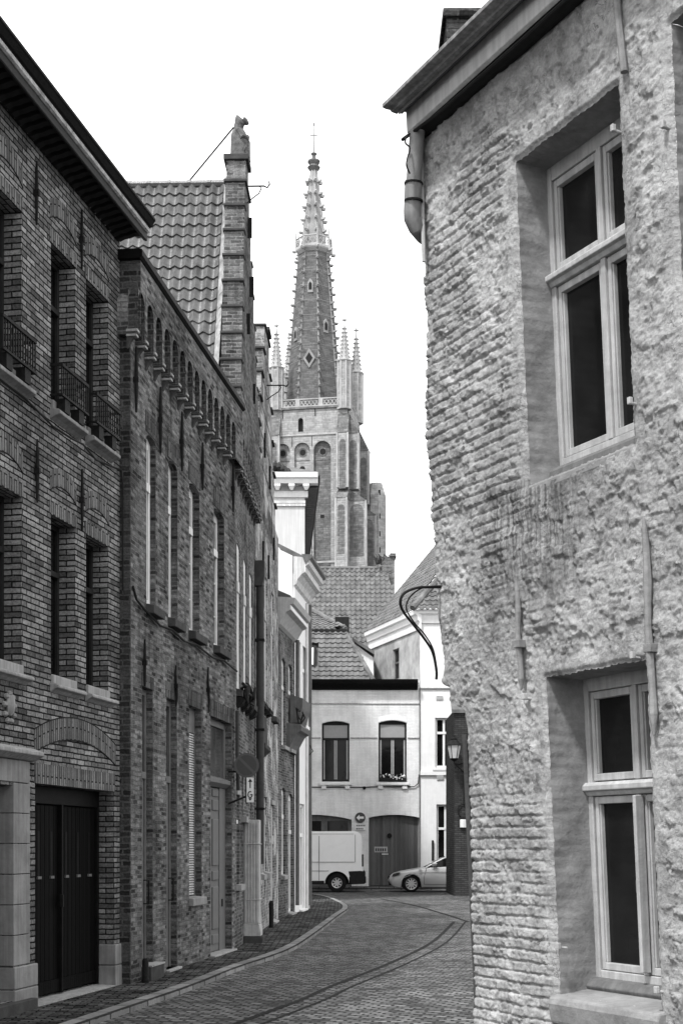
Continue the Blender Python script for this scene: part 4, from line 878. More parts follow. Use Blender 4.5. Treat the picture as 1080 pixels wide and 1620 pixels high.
MB(F1_).box(X(682.5), X(685.5), .02, .1, Z(1362), Z(1330)).build('wall_anchor', 'iron', w2)
hn = MB(F1_).box(X(707), X(716), .02, .05, Z(1270), Z(1263)).build('house_number_plate', 'trim_mid', w2)
# one-way sign on the white brick house
ow = thing('one_way_sign', 'round dark sign with a white left-pointing arrow on the white brick wall', 'sign', (X(569.5), 58.4, Z(1294)))
uc, vc = X(569.5), Z(1294)
MB(F1_).disc((uc, vc), .215, .03, .06, 32).build('sign_disc', 'sign_dark', ow)
MB(F1_).prism([(-.16, 0), (-.03, .12), (-.03, .045), (.15, .045), (.15, -.045), (-.03, -.045), (-.03, -.12)], lambda p, e: (uc+p[0], (.061, .066)[e], vc+p[1])).build('arrow', 'sign_white', ow)
pl = MB(F1_).box(X(562), X(578), .03, .05, Z(1314), Z(1304)).build('sign_plate', 'sign_white', ow)
m = MB(F1_)
for q, (y, n) in enumerate(((1306.5, 5), (1311.5, 4))):
    for k in range(n): a = X(563.5+k*2.9); m.box(a, a+.055, .0505, .053, Z(y+1.3), Z(y-1.3))
m.build('plate_writing', 'trim_mid', pl)
# ------------------------------------------------------------------ big tiled roof behind, with chimney
hm = thing('tiled_roof_house', 'house with a broad worn pantile roof and brick chimney in front of the church tower', 'house', (1.0, 68, 0))
A = at(470, 1085, 67); top = at(484, 900, 73); S = Vector((0, 6, top.z-A.z)); Ls = S.length
rx = lambda s: at(611, 900, 73).x+(at(668, 1085, 67).x-at(611, 900, 73).x)*(1-s/Ls)
m = MB(); NC = int((at(668, 1085, 67).x-A.x)/.25)+1; cw = .25; NR = 26
pantiles(m, A, (1, 0, 0), S, NC, NR, cw, Ls/NR, inside=lambda u, s: A.x+u < rx(s), amp=.09, lap=.04, k=6); m.build('roof_tiles', 'tile_far', hm, smooth=True)
mb = MB(); mb.prism([(A.y, -.1), (A.y, A.z-.1), (73, top.z-.1), (79, A.z-.1), (79, -.1)], lambda p, e: ((A.x, (rx(Ls) if p[1] > A.z else rx(0)))[e], p[0], p[1])); mb.build('wall', 'offwhite', hm)
ridge(Vector((A.x, 73, top.z+.02)), Vector((rx(Ls), 73, top.z+.02)), hm, 'tile_far', .11, .4)
c0, c1 = at(601, 930, 72.6), at(624, 882, 72.6); ch_ = MB(); ch_.box(c0.x+.1, c1.x, 72.6, 73.5, c0.z-2.5, c1.z+.05); ch_.box(c0.x+.5, c1.x+.06, 72.5, 73.6, c1.z+.05, c1.z+.2)
cho = ch_.build('chimney', 'brickC', hm)
cp_ = MB(); cp_.prism([(c0.x-.0, c0.z-.9), (c0.x+1.1, c0.z-1.1), (c0.x+1.1, c0.z-.75), (c0.x+.2, c0.z-.6)], lambda p, e: (p[0], (72.4, 73.7)[e], p[1])); cp_.build('chimney_flashing', 'lead', hm)
wd = MB()
for k in range(60):
    b = Vector((random.uniform(c0.x-.2, c0.x+.7), 73+random.uniform(-.4, .4), c1.z-.25)); e = b+Vector((random.uniform(-.3, .25), random.uniform(-.1, .1), random.uniform(.25, .55)))
    wd.tube([b, (b+e)/2+Vector((.03, 0, .05)), e], [.02, .03, .004], 4)
tag(wd.build('weed_clump', 'leaf'), 'dark spiky weeds growing beside the chimney of the big tiled roof', 'plant')
wd = MB()
for k in range(36):
    x = random.uniform(434, 458); b = at(x, 737+(x-434)*.55+random.uniform(-2, 2), 45.3); wd.lathe((b.x, b.y+random.uniform(-.3, .3), b.z), [(.02, -.1), (.09, -.04), (.07, .06), (.01, .14)], 5, ph=k)
tag(wd.build('moss_clump', 'leaf'), 'dark mossy tufts on the roof edge of the tall white house', 'plant')

# ------------------------------------------------------------------ church tower
T = 237.0; ang = R(10); FT = Fr((at(500.5, 0, T).x, T), (math.cos(ang), -math.sin(ang)), (-math.sin(ang), -math.cos(ang)))
tw = thing('church_tower', 'tall brick church tower with corner turrets and a crocketed octagonal spire, behind the roofs', 'church tower', (FT.O.x, T, 0))
s = 6.3
def ZT(y, w=s): return EYE+(HZ-y)/FP*(T-w*.98)
zb_, zs = ZT(645), ZT(688)
mb = MB(FT); fo = []
for a, b in ((-5.7, -3.2), (-2.45, .15), (.75, 3.6)): fo.append((a, b, ZT(905), ZT(712), (b-a)/2, .55))
wall_sheet(mb, -s, s, 0, zs, fo, w=s); wall_sheet(mb, -s, s, zs+.001, zb_, [(-1.85, -1.0, ZT(682), ZT(664), .4, .8)], w=s-.12)
shell(mb, -s, s, 0, zb_, 2*s-.2, w=s-.12); mb.build('wall', 'tower', tw)
for k, (a, b, c, d, r, e) in enumerate(fo):
    MB(FT).box(a-.1, b+.1, s-1.0, s-.56, c, d+r+.1).build('arch_recess', 'tower_dark' if k == 2 else 'tower', tw)
    m = MB(FT); uc = (a+b)/2; vc = ZT(714); m.disc((uc, vc), .72, s-.6, s-.5, 20); ro = m.build('round_window', 'tower_dark', tw); MB(FT).disc((uc, vc), .5, s-.52, s-.48, 20).build('round_opening', 'dark_trim', ro)
    MB(FT).box(a, b, s-.57, s-.5, ZT(727), ZT(726)).build('string_course', 'tower_dark', tw)
for a, b, y0, y1, r, w_ in ((-1.7, -.75, 752, 740, .45, s-.54), (-1.0, -.45, 876, 862, .2, s-.53), (1.75, 2.4, 819, 814, 0, s-.53)):
    m = MB(FT); pp = [(a, ZT(y0)), (b, ZT(y0))]+arc_pts(a, b, ZT(y1), r)[::-1] if r else [(a, ZT(y0)), (b, ZT(y0)), (b, ZT(y1)), (a, ZT(y1))]
    m.prism(pp, lambda p, e: (p[0], (w_-.2, w_)[e], p[1])); m.build('window', 'dark_trim', tw)
m = MB(FT); m.box(-1.95, -.9, s-.7, s-.6, ZT(682), ZT(659)); m.build('window', 'dark_trim', tw)
for y, t in ((688, .16), (645, .35), (890, .3)): MB(FT).box(-s-.1, s+.1, s-.2, s+.14, ZT(y)-t/2, ZT(y)+t/2).build('string_course', 'tower_stone' if y != 645 else 'tower_dark', tw)
for u, y0, y1 in ((-4.4, 660, 646), (1.0, 658, 646), (.45, 706, 690), (-2.8, 706, 690), (.45, 895, 845), (.3, 800, 785)): MB(FT).box(u-.05, u+.05, s-.15, s+.02, ZT(y0), ZT(y1)).build('wall_anchor', 'iron', tw)
# pierced parapet
zp0, zp1 = ZT(643), ZT(630)
def parapet(fr_pts, w, parent, horiz=True):
    m = MB(FT); a, b = -s+.6, s-.6; P = (lambda u, ww, v: (u, ww, v)) if horiz else (lambda u, ww, v: (ww, u, v))
    def bx(u0, u1, w0, w1_, v0, v1):
        if horiz: m.box(u0, u1, w0, w1_, v0, v1)
        else: m.box(w0, w1_, u0, u1, v0, v1)
    bx(a, b, w-.3, w, zp0-.15, zp0+.22); bx(a, b, w-.3, w, zp1-.18, zp1)
    n = 3
    for k in range(n+1): u = a+(b-a)*k/n; bx(u-.35, u+.35, w-.32, w+.02, zp0, zp1)
    for k in range(n):
        u0 = a+(b-a)*k/n+.35; u1 = a+(b-a)*(k+1)/n-.35; q = 5
        for i in range(q):
            x0 = u0+(u1-u0)*i/q; x1 = u0+(u1-u0)*(i+1)/q
            for (p, r_) in (((x0, zp0+.2), (x1, zp1-.15)), ((x0, zp1-.15), (x1, zp0+.2))):
                m.tube([P(p[0], w-.15, p[1]), P(r_[0], w-.15, r_[1])], .09, 4)
    return m.build('pierced_parapet', 'tower_stone', parent)
parapet(None, s, tw); parapet(None, s, tw, False); parapet(None, -s+.3, tw, False)
# turrets with crocketed pinnacles
def crocket(m, p, d, r): m.tube([p, Vector(p)+Vector(d)*r*.8, Vector(p)+Vector(d)*r*1.2+Vector((0, 0, r*.3))], [r*.45, r*.5, r*.2], 5)
for (u, w, y0, y1, y2) in ((-s+.8, s-.4, 642, 579, 507), (s-.55, s-.4, 645, 574, 505), (s-.5, -s+.8, 668, 594, 522), (-s+.45, -s+.8, 650, 590, 527)):
    z0, z1, z2 = (EYE+(HZ-y)/FP*(T-w) for y in (y0, y1, y2)); R8 = 1.12
    m = MB(FT); m.lathe((u, w, z0-.6), [(R8, 0), (R8, z1-z0+.6)], 8, ph=R(22.5)); to = m.build('turret', 'tower', tw)
    m = MB(FT)
    for q in range(8):
        a = R(45*q+22.5); m.box(u+R8*math.cos(a)-.1, u+R8*math.cos(a)+.1, w+R8*math.sin(a)-.1, w+R8*math.sin(a)+.1, z0-.6, z1)
    m.lathe((u, w, z1-.25), [(R8, 0), (R8+.2, .15), (R8+.2, .3), (.9, .35)], 8, ph=R(22.5)); m.build('turret_ribs', 'tower_stone', to)
    m = MB(FT); h = z2-z1-1.0; m.lathe((u, w, z1+.05), [(.86, 0), (.1, h)], 8, ph=R(22.5))
    for q in range(8):
        for j in range(1, 9):
            a = R(45*q+22.5); r = .86+(.1-.86)*j/9.3; crocket(m, (u+r*math.cos(a), w+r*math.sin(a), z1+h*j/9.3), (math.cos(a), math.sin(a), 0), .22)
    zz = z1+h; m.tube([(u, w, zz-.1), (u, w, zz+1.0)], .09, 6); m.box(u-.42, u+.42, w-.1, w+.1, zz+.45, zz+.68); m.box(u-.12, u+.12, w-.3, w+.3, zz+.45, zz+.68)
    m.build('pinnacle', 'tower_stone', to)
# spire
su, sw = -.45, 0.0; z0 = EYE+(HZ-640)/FP*(T-4); z1 = EYE+(HZ-400)/FP*T; r0, r1 = 4.8, 2.5
m = MB(FT); m.lathe((su, sw, z0), [(r0, 0), (r1, z1-z0)], 8, ph=R(22.5-0)); sp = m.build('spire', 'spire', tw)
rb = MB(FT); bd = MB(FT); ck = MB(FT)
def ring(mb, z, r, t, h, sx=1):
    mb.lathe((su, sw, z-h/2), [(r, 0), (r+t, h*.2), (r+t, h*.8), (r, h)], 8, ph=R(22.5))
nb = 10
for q in range(8):
    a = R(45*q+22.5); ca, sa = math.cos(a), math.sin(a)
    rb.tube([(su+r0*ca, sw+r0*sa, z0), (su+r1*ca, sw+r1*sa, z1)], .14, 5)
    for j in range(22):
        t = (j+.5)/22; r = r0+(r1-r0)*t; crocket(ck, (su+r*ca, sw+r*sa, z0+(z1-z0)*t), (ca, sa, 0), .34 if j % 2 else .55)
for j in range(3, 11): t = j/10.5; ring(bd, z0+(z1-z0)*t, r0+(r1-r0)*t-.02, .05, .11)
rb.build('spire_ribs', 'rib', sp); bd.build('spire_bands', 'rib', sp); struct(ck.build('crockets', 'rib', sp), 'stuff')
m = MB(FT)                                          # lights on the spire faces
def onface(q, t, dr=0):
    r = (r0+(r1-r0)*t)*math.cos(R(22.5))+dr; a = R(45*q); return Vector((su+r*math.cos(a), sw+r*math.sin(a), z0+(z1-z0)*t))
for q, t, kind in ((2, .29, 0), (2, .75, 1), (1, .5, 1), (3, .46, 1)):
    a = R(45*q); c = onface(q, t); e = Vector((-math.sin(a), math.cos(a), 0)); nn = Vector((math.cos(a), math.sin(a), 0))
    fr2 = lambda x, y, w: c+e*x+Vector((0, 0, y))+nn*w
    poly = [(0, 1.25), (.8, 0), (0, -1.25), (-.8, 0)] if kind == 0 else ([(-.35, -.8), (.35, -.8), (.35, .5), (0, 1), (-.35, .5)] if kind == 1 else [(-.8, 0), (.8, 0), (0, 1.8)])
    big = MB(FT); big.prism([(p[0]*1.3, p[1]*1.3) for p in poly], lambda p, k: fr2(p[0], p[1], (-.5, .25)[k])); bo = big.build('spire_light', 'rib', sp)
    if kind < 2: sm = MB(FT); sm.prism([(p[0]*.75, p[1]*.75) for p in poly], lambda p, k: fr2(p[0], p[1], (.2, .28)[k])); sm.build('opening', 'dark_trim', bo)
# gallery and upper spire
zg0, zg1 = EYE+(HZ-399)/FP*T, EYE+(HZ-377)/FP*T; m = MB(FT); rg = 3.0
m.lathe((su, sw, zg0-.6), [(r1, 0), (rg, .5), (rg+.1, .7), (rg+.1, 1.0), (rg-.3, 1.05)], 8, ph=R(22.5)); go = m.build('gallery', 'tower_stone', tw)
m = MB(FT)
for q in range(8):
    a0, a1 = R(45*q+22.5), R(45*q+67.5); p0 = Vector((su+rg*math.cos(a0), sw+rg*math.sin(a0), 0)); p1 = Vector((su+rg*math.cos(a1), sw+rg*math.sin(a1), 0))
    up = lambda p, z: (p.x, p.y, z)
    m.tube([up(p0, zg0), up(p0, zg1+1.5)], [.2, .06], 5); m.tube([up(p0, zg0+.4), up(p1, zg0+.4)], .1, 5); m.tube([up(p0, zg1-.5), up(p1, zg1-.5)], .12, 5)
    for k in range(3):
        a = p0.lerp(p1, k/3); b = p0.lerp(p1, (k+1)/3); m.tube([up(a, zg0+.45), up(b, zg1-.55)], .07, 4); m.tube([up(a, zg1-.55), up(b, zg0+.45)], .07, 4)
    crocket(m, up(p0, zg0-.2), (math.cos(a0), math.sin(a0), 0), .6)
m.build('balustrade', 'tower_stone', go)
zu0, zu1 = zg0+.3, EYE+(HZ-270)/FP*T; m = MB(FT); m.lathe((su, sw, zu0), [(2.15, 0), (.6, zu1-zu0)], 8, ph=R(22.5)); uo = m.build('upper_spire', 'rib', tw)
m = MB(FT)
for q in range(8):
    a = R(45*q+22.5); ca, sa = math.cos(a), math.sin(a); m.tube([(su+2.15*ca, sw+2.15*sa, zu0), (su+.55*ca, sw+.55*sa, zu1)], .1, 5)
    for j in range(1, 6): t = j/6.2+.05; r = 2.15-1.6*t; crocket(m, (su+r*ca, sw+r*sa, zu0+(zu1-zu0)*t), (ca, sa, 0), .62)
m.build('upper_ribs', 'tower_stone', uo)
m = MB(FT); m.lathe((su, sw, zu1-.2), [(.5, 0), (.95, .6), (1.1, .8), (.8, 1.0), (.7, 1.2), (1.05, 1.7), (1.05, 1.9), (.35, 1.95), (.3, 2.8), (.5, 3.0), (.5, 3.15), (.1, 3.2)], 10); m.build('finial', 'tower_dark', tw)
m = MB(FT); zc = zu1+3; m.tube([(su, sw, zc-.1), (su, sw, zc+5.9)], [.12, .05], 6); m.box(su-.6, su+.6, sw-.06, sw+.06, zc+2.9, zc+3.05); m.box(su-.16, su+.16, sw-.05, sw+.05, zc+4.6, zc+5.0)
m.build('iron_cross', 'stone', tw)
# corner buttresses: forward pair and right-hand pair, each in two stages with tiled set-offs
def buttress(a0, a1, b0, b1, zbot, ztop, slope_axis, ext, nm='buttress', pan=True, arch=True):
    m = MB(FT); m.box(a0, a1, b0, b1, zbot, ztop); o = m.build(nm, 'tower', tw)
    h = ext
    m = MB(FT)
    if slope_axis == 'w': m.prism([(b0, ztop+.01), (b1+.06, ztop+.01), (b1+.06, ztop+.15), (b0, ztop+h)], lambda p, e: ((a0-.06, a1+.06)[e], p[0], p[1]))
    else: m.prism([(a0, ztop+.01), (a1+.06, ztop+.01), (a1+.06, ztop+.15), (a0, ztop+h)], lambda p, e: (p[0], (b0-.06, b1+.06)[e], p[1]))
    m.build('set_off', 'tower_dark', o)
    if pan:
        m = MB(FT); wd_ = (a1-a0)
        pr = arc_pts(a0+.35, a1-.35, ztop-1.6, (wd_-.7)/2, 8); pl_ = [(a0+.35, zbot+1.0 if zbot > 60 else ztop-9)]+pr+[(a1-.35, zbot+1.0 if zbot > 60 else ztop-9)]
        m.prism(pl_, lambda p, e: (p[0], (b1-.1, b1+.03)[e], p[1])); m.build('blind_lancet', 'tower_dark', o)
    m = MB(FT)
    for a in (a0, a1): m.box(a-.12, a+.12, b1-.12, b1+.12, zbot, ztop)
    m.build('quoin', 'tower_stone', o); return o
for a0 in (-s-.2, s-1.5):
    buttress(a0, a0+1.75, s+.01, s+1.15, ZT(776), ZT(690), 'w', 3.4); buttress(a0-.02, a0+1.77, s+.012, s+2.3, ZT(905), ZT(795), 'w', 1.9)
    m = MB(FT); m.box(a0-.05, a0+1.8, s+.014, s+2.4, 0, ZT(895)); m.build('buttress_foot', 'tower', tw)
for b0 in (s-2.0, -s+.1):
    buttress(s+.01, s+1.75, b0, b0+1.7, ZT(776), ZT(688), 'u', 3.8); buttress(s+.012, s+2.95, b0-.02, b0+1.72, ZT(905), ZT(795), 'u', 2.0)
    m = MB(FT); m.box(s+.014, s+3.0, b0-.04, b0+1.74, 0, ZT(893)); m.build('buttress_foot', 'tower', tw)
for a, b in ((-s-2.0, -s),): buttress(a, b-.01, -s+3, -s+4.8, ZT(900), ZT(690), 'x', 2.5, pan=False)
m = MB(FT); m.lathe((s+2.7, -s-.5, 0), [(1.75, 0), (1.75, ZT(788, -s)), (1.1, ZT(768, -s))], 8, ph=R(22.5)); so = m.build('stair_turret', 'tower', tw)
for y in (785, 822, 850, 875): MB(FT).box(s+3.35, s+3.65, -s+.85, -s+1.0, ZT(y+4, -s), ZT(y-4, -s)).build('slit_window', 'dark_trim', so)
# ------------------------------------------------------------------ near right: leaning limewashed house
FR = Fr((.831, 10), (.507, -1), (-1, -.507), up=(-.045, 0, 1))
hr = thing('limewashed_house', 'leaning old house of rough flaking limewashed brick with deep-set timber windows, nearest right', 'house', (.831, 10, 0))
O1 = (1.157, 2.195, 3.965, 5.97, .03, .25); O2 = (1.235, 2.21, .75, 2.72, .02, .3); O3 = (2.65, 3.7, 4.2, 5.99, .12, .22)
def lat(ix, iy, seed):
    h = (ix*374761393+iy*668265263+seed*982451653) & 0xffffffff
    h = ((h ^ (h >> 13))*1274126177) & 0xffffffff
    return ((h ^ (h >> 16)) & 0xffff)/65535.
def vn(x, y, seed):
    ix = np.floor(x).astype(np.int64); iy = np.floor(y).astype(np.int64); fx = x-ix; fy = y-iy
    fx = fx*fx*(3-2*fx); fy = fy*fy*(3-2*fy)
    a, b, c, d = lat(ix, iy, seed), lat(ix+1, iy, seed), lat(ix, iy+1, seed), lat(ix+1, iy+1, seed)
    return (a*(1-fx)+b*fx)*(1-fy)+(c*(1-fx)+d*fx)*fy
def fbm(x, y, seed, o=4, g_=.5):
    s = 0; a = 1; t = 0
    for k in range(o): s = s+a*vn(x*2**k, y*2**k, seed+k*7); t += a; a *= g_
    return s/t
def sst(a, b, x): t = np.clip((x-a)/(b-a), 0, 1); return t*t*(3-2*t)
du = .0085; U1, V0, V1 = 3.9, -.1, 6.78
us = np.arange(0, U1+du, du); vs = np.arange(V0, V1+du, du)
# snap grid lines to the openings
for o in (O1, O2, O3):
    for a in o[:2]: us[np.argmin(abs(us-a))] = a
    for a in (o[2], o[3]+o[4]): vs[np.argmin(abs(vs-a))] = a
Ug, Vg = np.meshgrid(us, vs)
# horizontal reach of the corner: the upper storey corbels out over a cut-back lower corner
ul = .285*(1-sst(2.56, 2.86, vs+.05*np.sin(vs*31)))+.02*np.sin(vs*9)*.5
ul = ul-.04*np.exp(-((vs-2.80)/.09)**2)-.03*sst(2.9, 3.3, vs)*(1-sst(4.6, 5.6, vs))
Ux = Ug+ul[:, None]*np.clip(1-Ug/.75, 0, 1)**1.3
wx = Ux+.03*(fbm(Ux*5, Vg*5, 3)-.5); wv = Vg+.03*(fbm(Ux*2.2, Vg*2.2, 5)-.5)+.012*(fbm(Ux*17, Vg*17, 6, 3)-.5)
rh = .072; row = np.floor(wv/rh); fv = wv/rh-row; bwid = .2
uo = wx/bwid+.5*(row % 2)+.15*lat(row.astype(np.int64), row.astype(np.int64)*0, 9); col = np.floor(uo); fu = uo-col
brick_h = sst(.02, .16, fv)*sst(1.0, .84, fv)*(1-(1-sst(0, .05, fu)*sst(1, .95, fu))*sst(1.6, 3.4, Vg)*.9)
rnd = lat(col.astype(np.int64), row.astype(np.int64), 21)
mask = sst(.45, .6, fbm(Ux*1.3, Vg*1.3, 31)+.28*(sst(1.25, .6, Ux)*sst(3.7, 4.4, Vg)*sst(6.3, 5.7, Vg))+.3*(sst(2.3, 1.7, Vg)*sst(1.35, 1.0, Ux))-.14*sst(1.0, 1.5, Ux)-.05)
mask = np.maximum(mask, .18)
pl = fbm(Ux*7, Vg*7, 41, 5, .55); rid = 1-abs(2*fbm(Ux*9, Vg*11, 51, 4, .5)-1); fine = fbm(Ux*38, Vg*38, 61, 3, .6)
flake = sst(.54, .57, fbm(Ux*6, Vg*8, 71, 5, .6))
f3 = fbm(Ux*22, Vg*26, 111, 4, .65); H = mask*(.016*brick_h+.010*(rnd-.5)*brick_h)+(1-mask*.6)*(.017*(pl-.5)+.010*(rid-.7))+.014*(f3-.5)+.013*(fine-.5)+.011*flake+.05*(fbm(Ux*1.1, Vg*1.1, 81, 2)-.5)
pits = sst(.70, .78, fbm(Ux*14, Vg*14, 91, 3, .5)); H -= .012*pits
Ed = []
for (a0, a1, b0, b1, r, dep) in (O1, O2, O3):       # rounded plaster edges round the openings
    dx = np.maximum(np.maximum(a0-Ug, Ug-a1), 0); dy = np.maximum(np.maximum(b0-Vg, Vg-(b1+r)), 0); d = np.hypot(dx, dy)
    k = sst(.16, .02, d); H = H*(1-.75*k)-.022*np.clip(1-d/.035, 0, 1)**2
    e0_ = sst(.03, 0, d); H = H*(1-e0_)-.018*e0_
    Ed.append(sst(.07, 0, d))
H -= .03*np.clip(1-(Ug)/.035, 0, 1)**2
def dU(u, v): return .004*np.sin(23*v+5*u)+.0025*np.sin(91*v+2)+.002*np.sin(173*v)
def dV(u, v): return .004*np.sin(19*u+3*v)+.003*np.sin(97*u)+.002*np.sin(190*u)
Ef = sum(Ed); Ux = Ux+dU(Ug, Vg)*Ef; Vy = Vg+dV(Ug, Vg)*Ef
ny, nx = Ug.shape
verts = np.stack([Ux, H, Vy], -1).reshape(-1, 3)
dN = np.array(FR.d); nN = np.array(FR.n); uN = np.array(FR.up); oN = np.array(FR.O)
W3 = oN+verts[:, :1]*dN+verts[:, 1:2]*nN+verts[:, 2:]*uN
cu_ = (us[:-1]+us[1:])/2; cv_ = (vs[:-1]+vs[1:])/2; CU, CV = np.meshgrid(cu_, cv_); keep = np.ones(CU.shape, bool)
for o in (O1, O2, O3): keep &= ~((CU > o[0]) & (CU < o[1]) & (CV > o[2]) & (CV < o[3]+o[4]))
ii, jj = np.nonzero(keep); base = ii*nx+jj
F = np.stack([base, base+1, base+nx+1, base+nx], -1)
me = bpy.data.meshes.new('wall'); me.vertices.add(len(W3)); me.vertices.foreach_set('co', W3.astype(np.float32).ravel())
me.loops.add(F.size); me.polygons.add(len(F)); me.loops.foreach_set('vertex_index', F.astype(np.int32).ravel())
me.polygons.foreach_set('loop_start', (np.arange(len(F))*4).astype(np.int32)); me.polygons.foreach_set('loop_total', np.full(len(F), 4, np.int32))
me.update(calc_edges=True); uvl = me.uv_layers.new(name='UVMap'); uvl.data.foreach_set('uv', verts[F.ravel()][:, [0, 2]].astype(np.float32).ravel())
me.polygons.foreach_set('use_smooth', [True]*len(F)); me.materials.append(M['plaster']); me.validate()
ow_ = bpy.data.objects.new('wall', me); sc.collection.objects.link(ow_); ow_.parent = hr; ow_.matrix_parent_inverse = Matrix.Translation(-hr.location)
# the return wall along the cut corner, and the rest of the house's box
m = MB(FR); step_ = 6
for k in range(0, ny-step_, step_):
    a = verts[k*nx]; b = verts[(k+step_)*nx]
    m.face([(a[0], a[1], a[2]), (b[0], b[1], b[2]), (b[0]+.3, b[1]-.6, b[2]), (a[0]+.3, a[1]-.6, a[2])])
    m.face([(a[0]+.3, a[1]-.6, a[2]), (b[0]+.3, b[1]-.6, b[2]), (.9, -6, b[2]), (.9, -6, a[2])])
m.face([(.9, -6, V0), (9, -6, V0), (9, -6, V1), (.9, -6, V1)]); m.face([(U1, 0, V0), (9, 0, V0), (9, 0, V1), (U1, 0, V1)]); m.face([(9, 0, V0), (9, -6, V0), (9, -6, V1), (9, 0, V1)])
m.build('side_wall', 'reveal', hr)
def rev(o, nm):
    a0, a1, b0, b1, r, dep = o; t = b1+r; m = MB(FR); n = 110; w0 = -.018
    def wob(x, y, z): return .006*math.sin(x*7+y*5+z*9)+.003*math.sin(x*19+y*16+z*21)
    def strip(P, Q, fx):
        K = 5; g_ = []
        for k in range(n+1):
            p = P+(Q-P)*(k/n); row = []
            for q in range(K+1):
                w = w0-(dep-.0)*q/K; e = wob(p.x, p.z*1.3, w) if 0 < q < K else 0; ed_ = 1-q/K; row.append(m.pt((p.x+(e if fx else 0)+float(dU(p.x, p.z))*ed_, w, p.z+(0 if fx else e)+float(dV(p.x, p.z))*ed_)))
            g_.append(row)
        for k in range(n):
            for q in range(K): m.idx((g_[k][q], g_[k+1][q], g_[k+1][q+1], g_[k][q+1]))
    strip(Vector((a0, 0, b0)), Vector((a0, 0, t)), True); strip(Vector((a1, 0, b0)), Vector((a1, 0, t)), True); strip(Vector((a0, 0, t)), Vector((a1, 0, t)), False); strip(Vector((a0, 0, b0)), Vector((a1, 0, b0)), False)
    return m.build('window_reveal', 'reveal', hr, smooth=True)
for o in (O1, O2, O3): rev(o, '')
def casement(o, W, sill_v, top_v, trans_v, tproj, label=None, upper_bars=False, ll=.10):
    a0, a1 = o[0]-.01, o[1]+.01; m = MB(FR); T_ = .07; mc = (o[0]+o[1])/2+.01
    m.box(a0, a0+.05, W-T_, W, sill_v, top_v+.1); m.box(a1-.05, a1, W-T_, W, sill_v, top_v+.1); m.box(a0+.055, a1-.055, W-T_, W, top_v-.05, top_v+.1)
    m.box(a0+.055, a1-.055, W-T_, W, sill_v, sill_v+.06)
    m.prof([(W-T_, trans_v-.045), (W+.01, trans_v-.045), (W+.025, trans_v-.02), (W+tproj, trans_v-.012), (W+tproj, trans_v+.018), (W+.02, trans_v+.04), (W-T_, trans_v+.045)], a0-.01, a1+.01)
    for lo, hi, e in ((sill_v+.06, trans_v-.045, 0), (trans_v+.045, top_v-.05, 1)):
        m.box(mc-.022, mc+.022, W-T_, W+.004, lo, hi)
        for p, q in ((a0+.055, mc-.022), (mc+.022, a1-.055)):
            r = .036; m.box(p+.004, p+r, W-T_+.01, W-.012, lo+.004, hi-.004); m.box(q-r, q-.004, W-T_+.01, W-.012, lo+.004, hi-.004)
            m.box(p+r, q-r, W-T_+.01, W-.012, lo+.004, lo+.05); m.box(p+r, q-r, W-T_+.01, W-.012, hi-.05, hi-.004)
            m.box(p+r, p+r+.012, W-T_+.01, W-.022, lo+.05, hi-.05); m.box(q-r-.012, q-r, W-T_+.01, W-.022, lo+.05, hi-.05)
    wo_ = m.build('window', 'trim', hr, bevel=.005)
    MB(FR).box(a0+.03, a1-.03, W-T_+.015, W-T_+.021, sill_v+.03, top_v-.02).build('pane', 'pane_near', wo_)
    return wo_, mc
wo_, mc = casement(O1, -.25, 4.09, 5.965, 5.29, .05)
MB(FR).prof([(-.30, 4.11), (-.2, 4.09), (-.165, 4.06), (-.16, 4.02), (-.2, 4.0), (-.3, 4.0)], O1[0]-.1, O1[1]).build('sill', 'trim_mid', wo_, bevel=.008)
MB(FR).prof([(-.35, 4.02), (-.1, 3.99), (.0, 3.955), (.0, 3.90), (-.35, 3.9)], O1[0]-.0, O1[1]).build('masonry_sill', 'reveal', hr, bevel=.01)
MB(FR).box(2.12, 2.17, -.24, -.1, 4.22, 4.28).build('shutter_catch', 'trim', wo_, bevel=.01)
wo_, mc = casement(O2, -.3, .84, 2.71, 2.045, .045)
# one lower casement stands slightly ajar
m = MB(FR); h0, h1 = .92, 1.99; m.box(mc+.02, mc+.05, -.30, -.235, h0, h1); ca = m.build('casement', 'trim', wo_, bevel=.005)
MB(FR).box(mc-.005, mc+.015, -.27, -.25, 1.4, 1.48).build('handle', 'trim_mid', wo_, bevel=.006)
m = MB(FR)
for k in range(4): m.box(O2[0]+.06, mc-.03, -.362, -.355, 2.17+k*.13, 2.178+k*.13)
for k in range(3): m.box(O2[0]+.16+k*.09, O2[0]+.168+k*.09, -.362, -.355, 2.09, 2.65)
m.build('leaded_bars', 'trim_mid', wo_)
m = MB(FR); m.prof([(-.36, .87), (-.25, .84), (-.22, .80), (-.24, .76), (-.36, .76)], O2[0]-.03, O2[1]-.05); m.build('sill', 'trim_mid', wo_, bevel=.008)
m = MB(FR); m.prof([(-.35, .79), (.05, .745), (.065, .70), (.05, .58), (-.0, .55), (-.35, .55)], O2[0]-.03, 2.26); m.build('masonry_sill', 'reveal', hr, bevel=.015)
wo3 = window(FR, O3[:5], .2, hr, 'trim', 'pane', st=.06, trans=.65, mull=1)
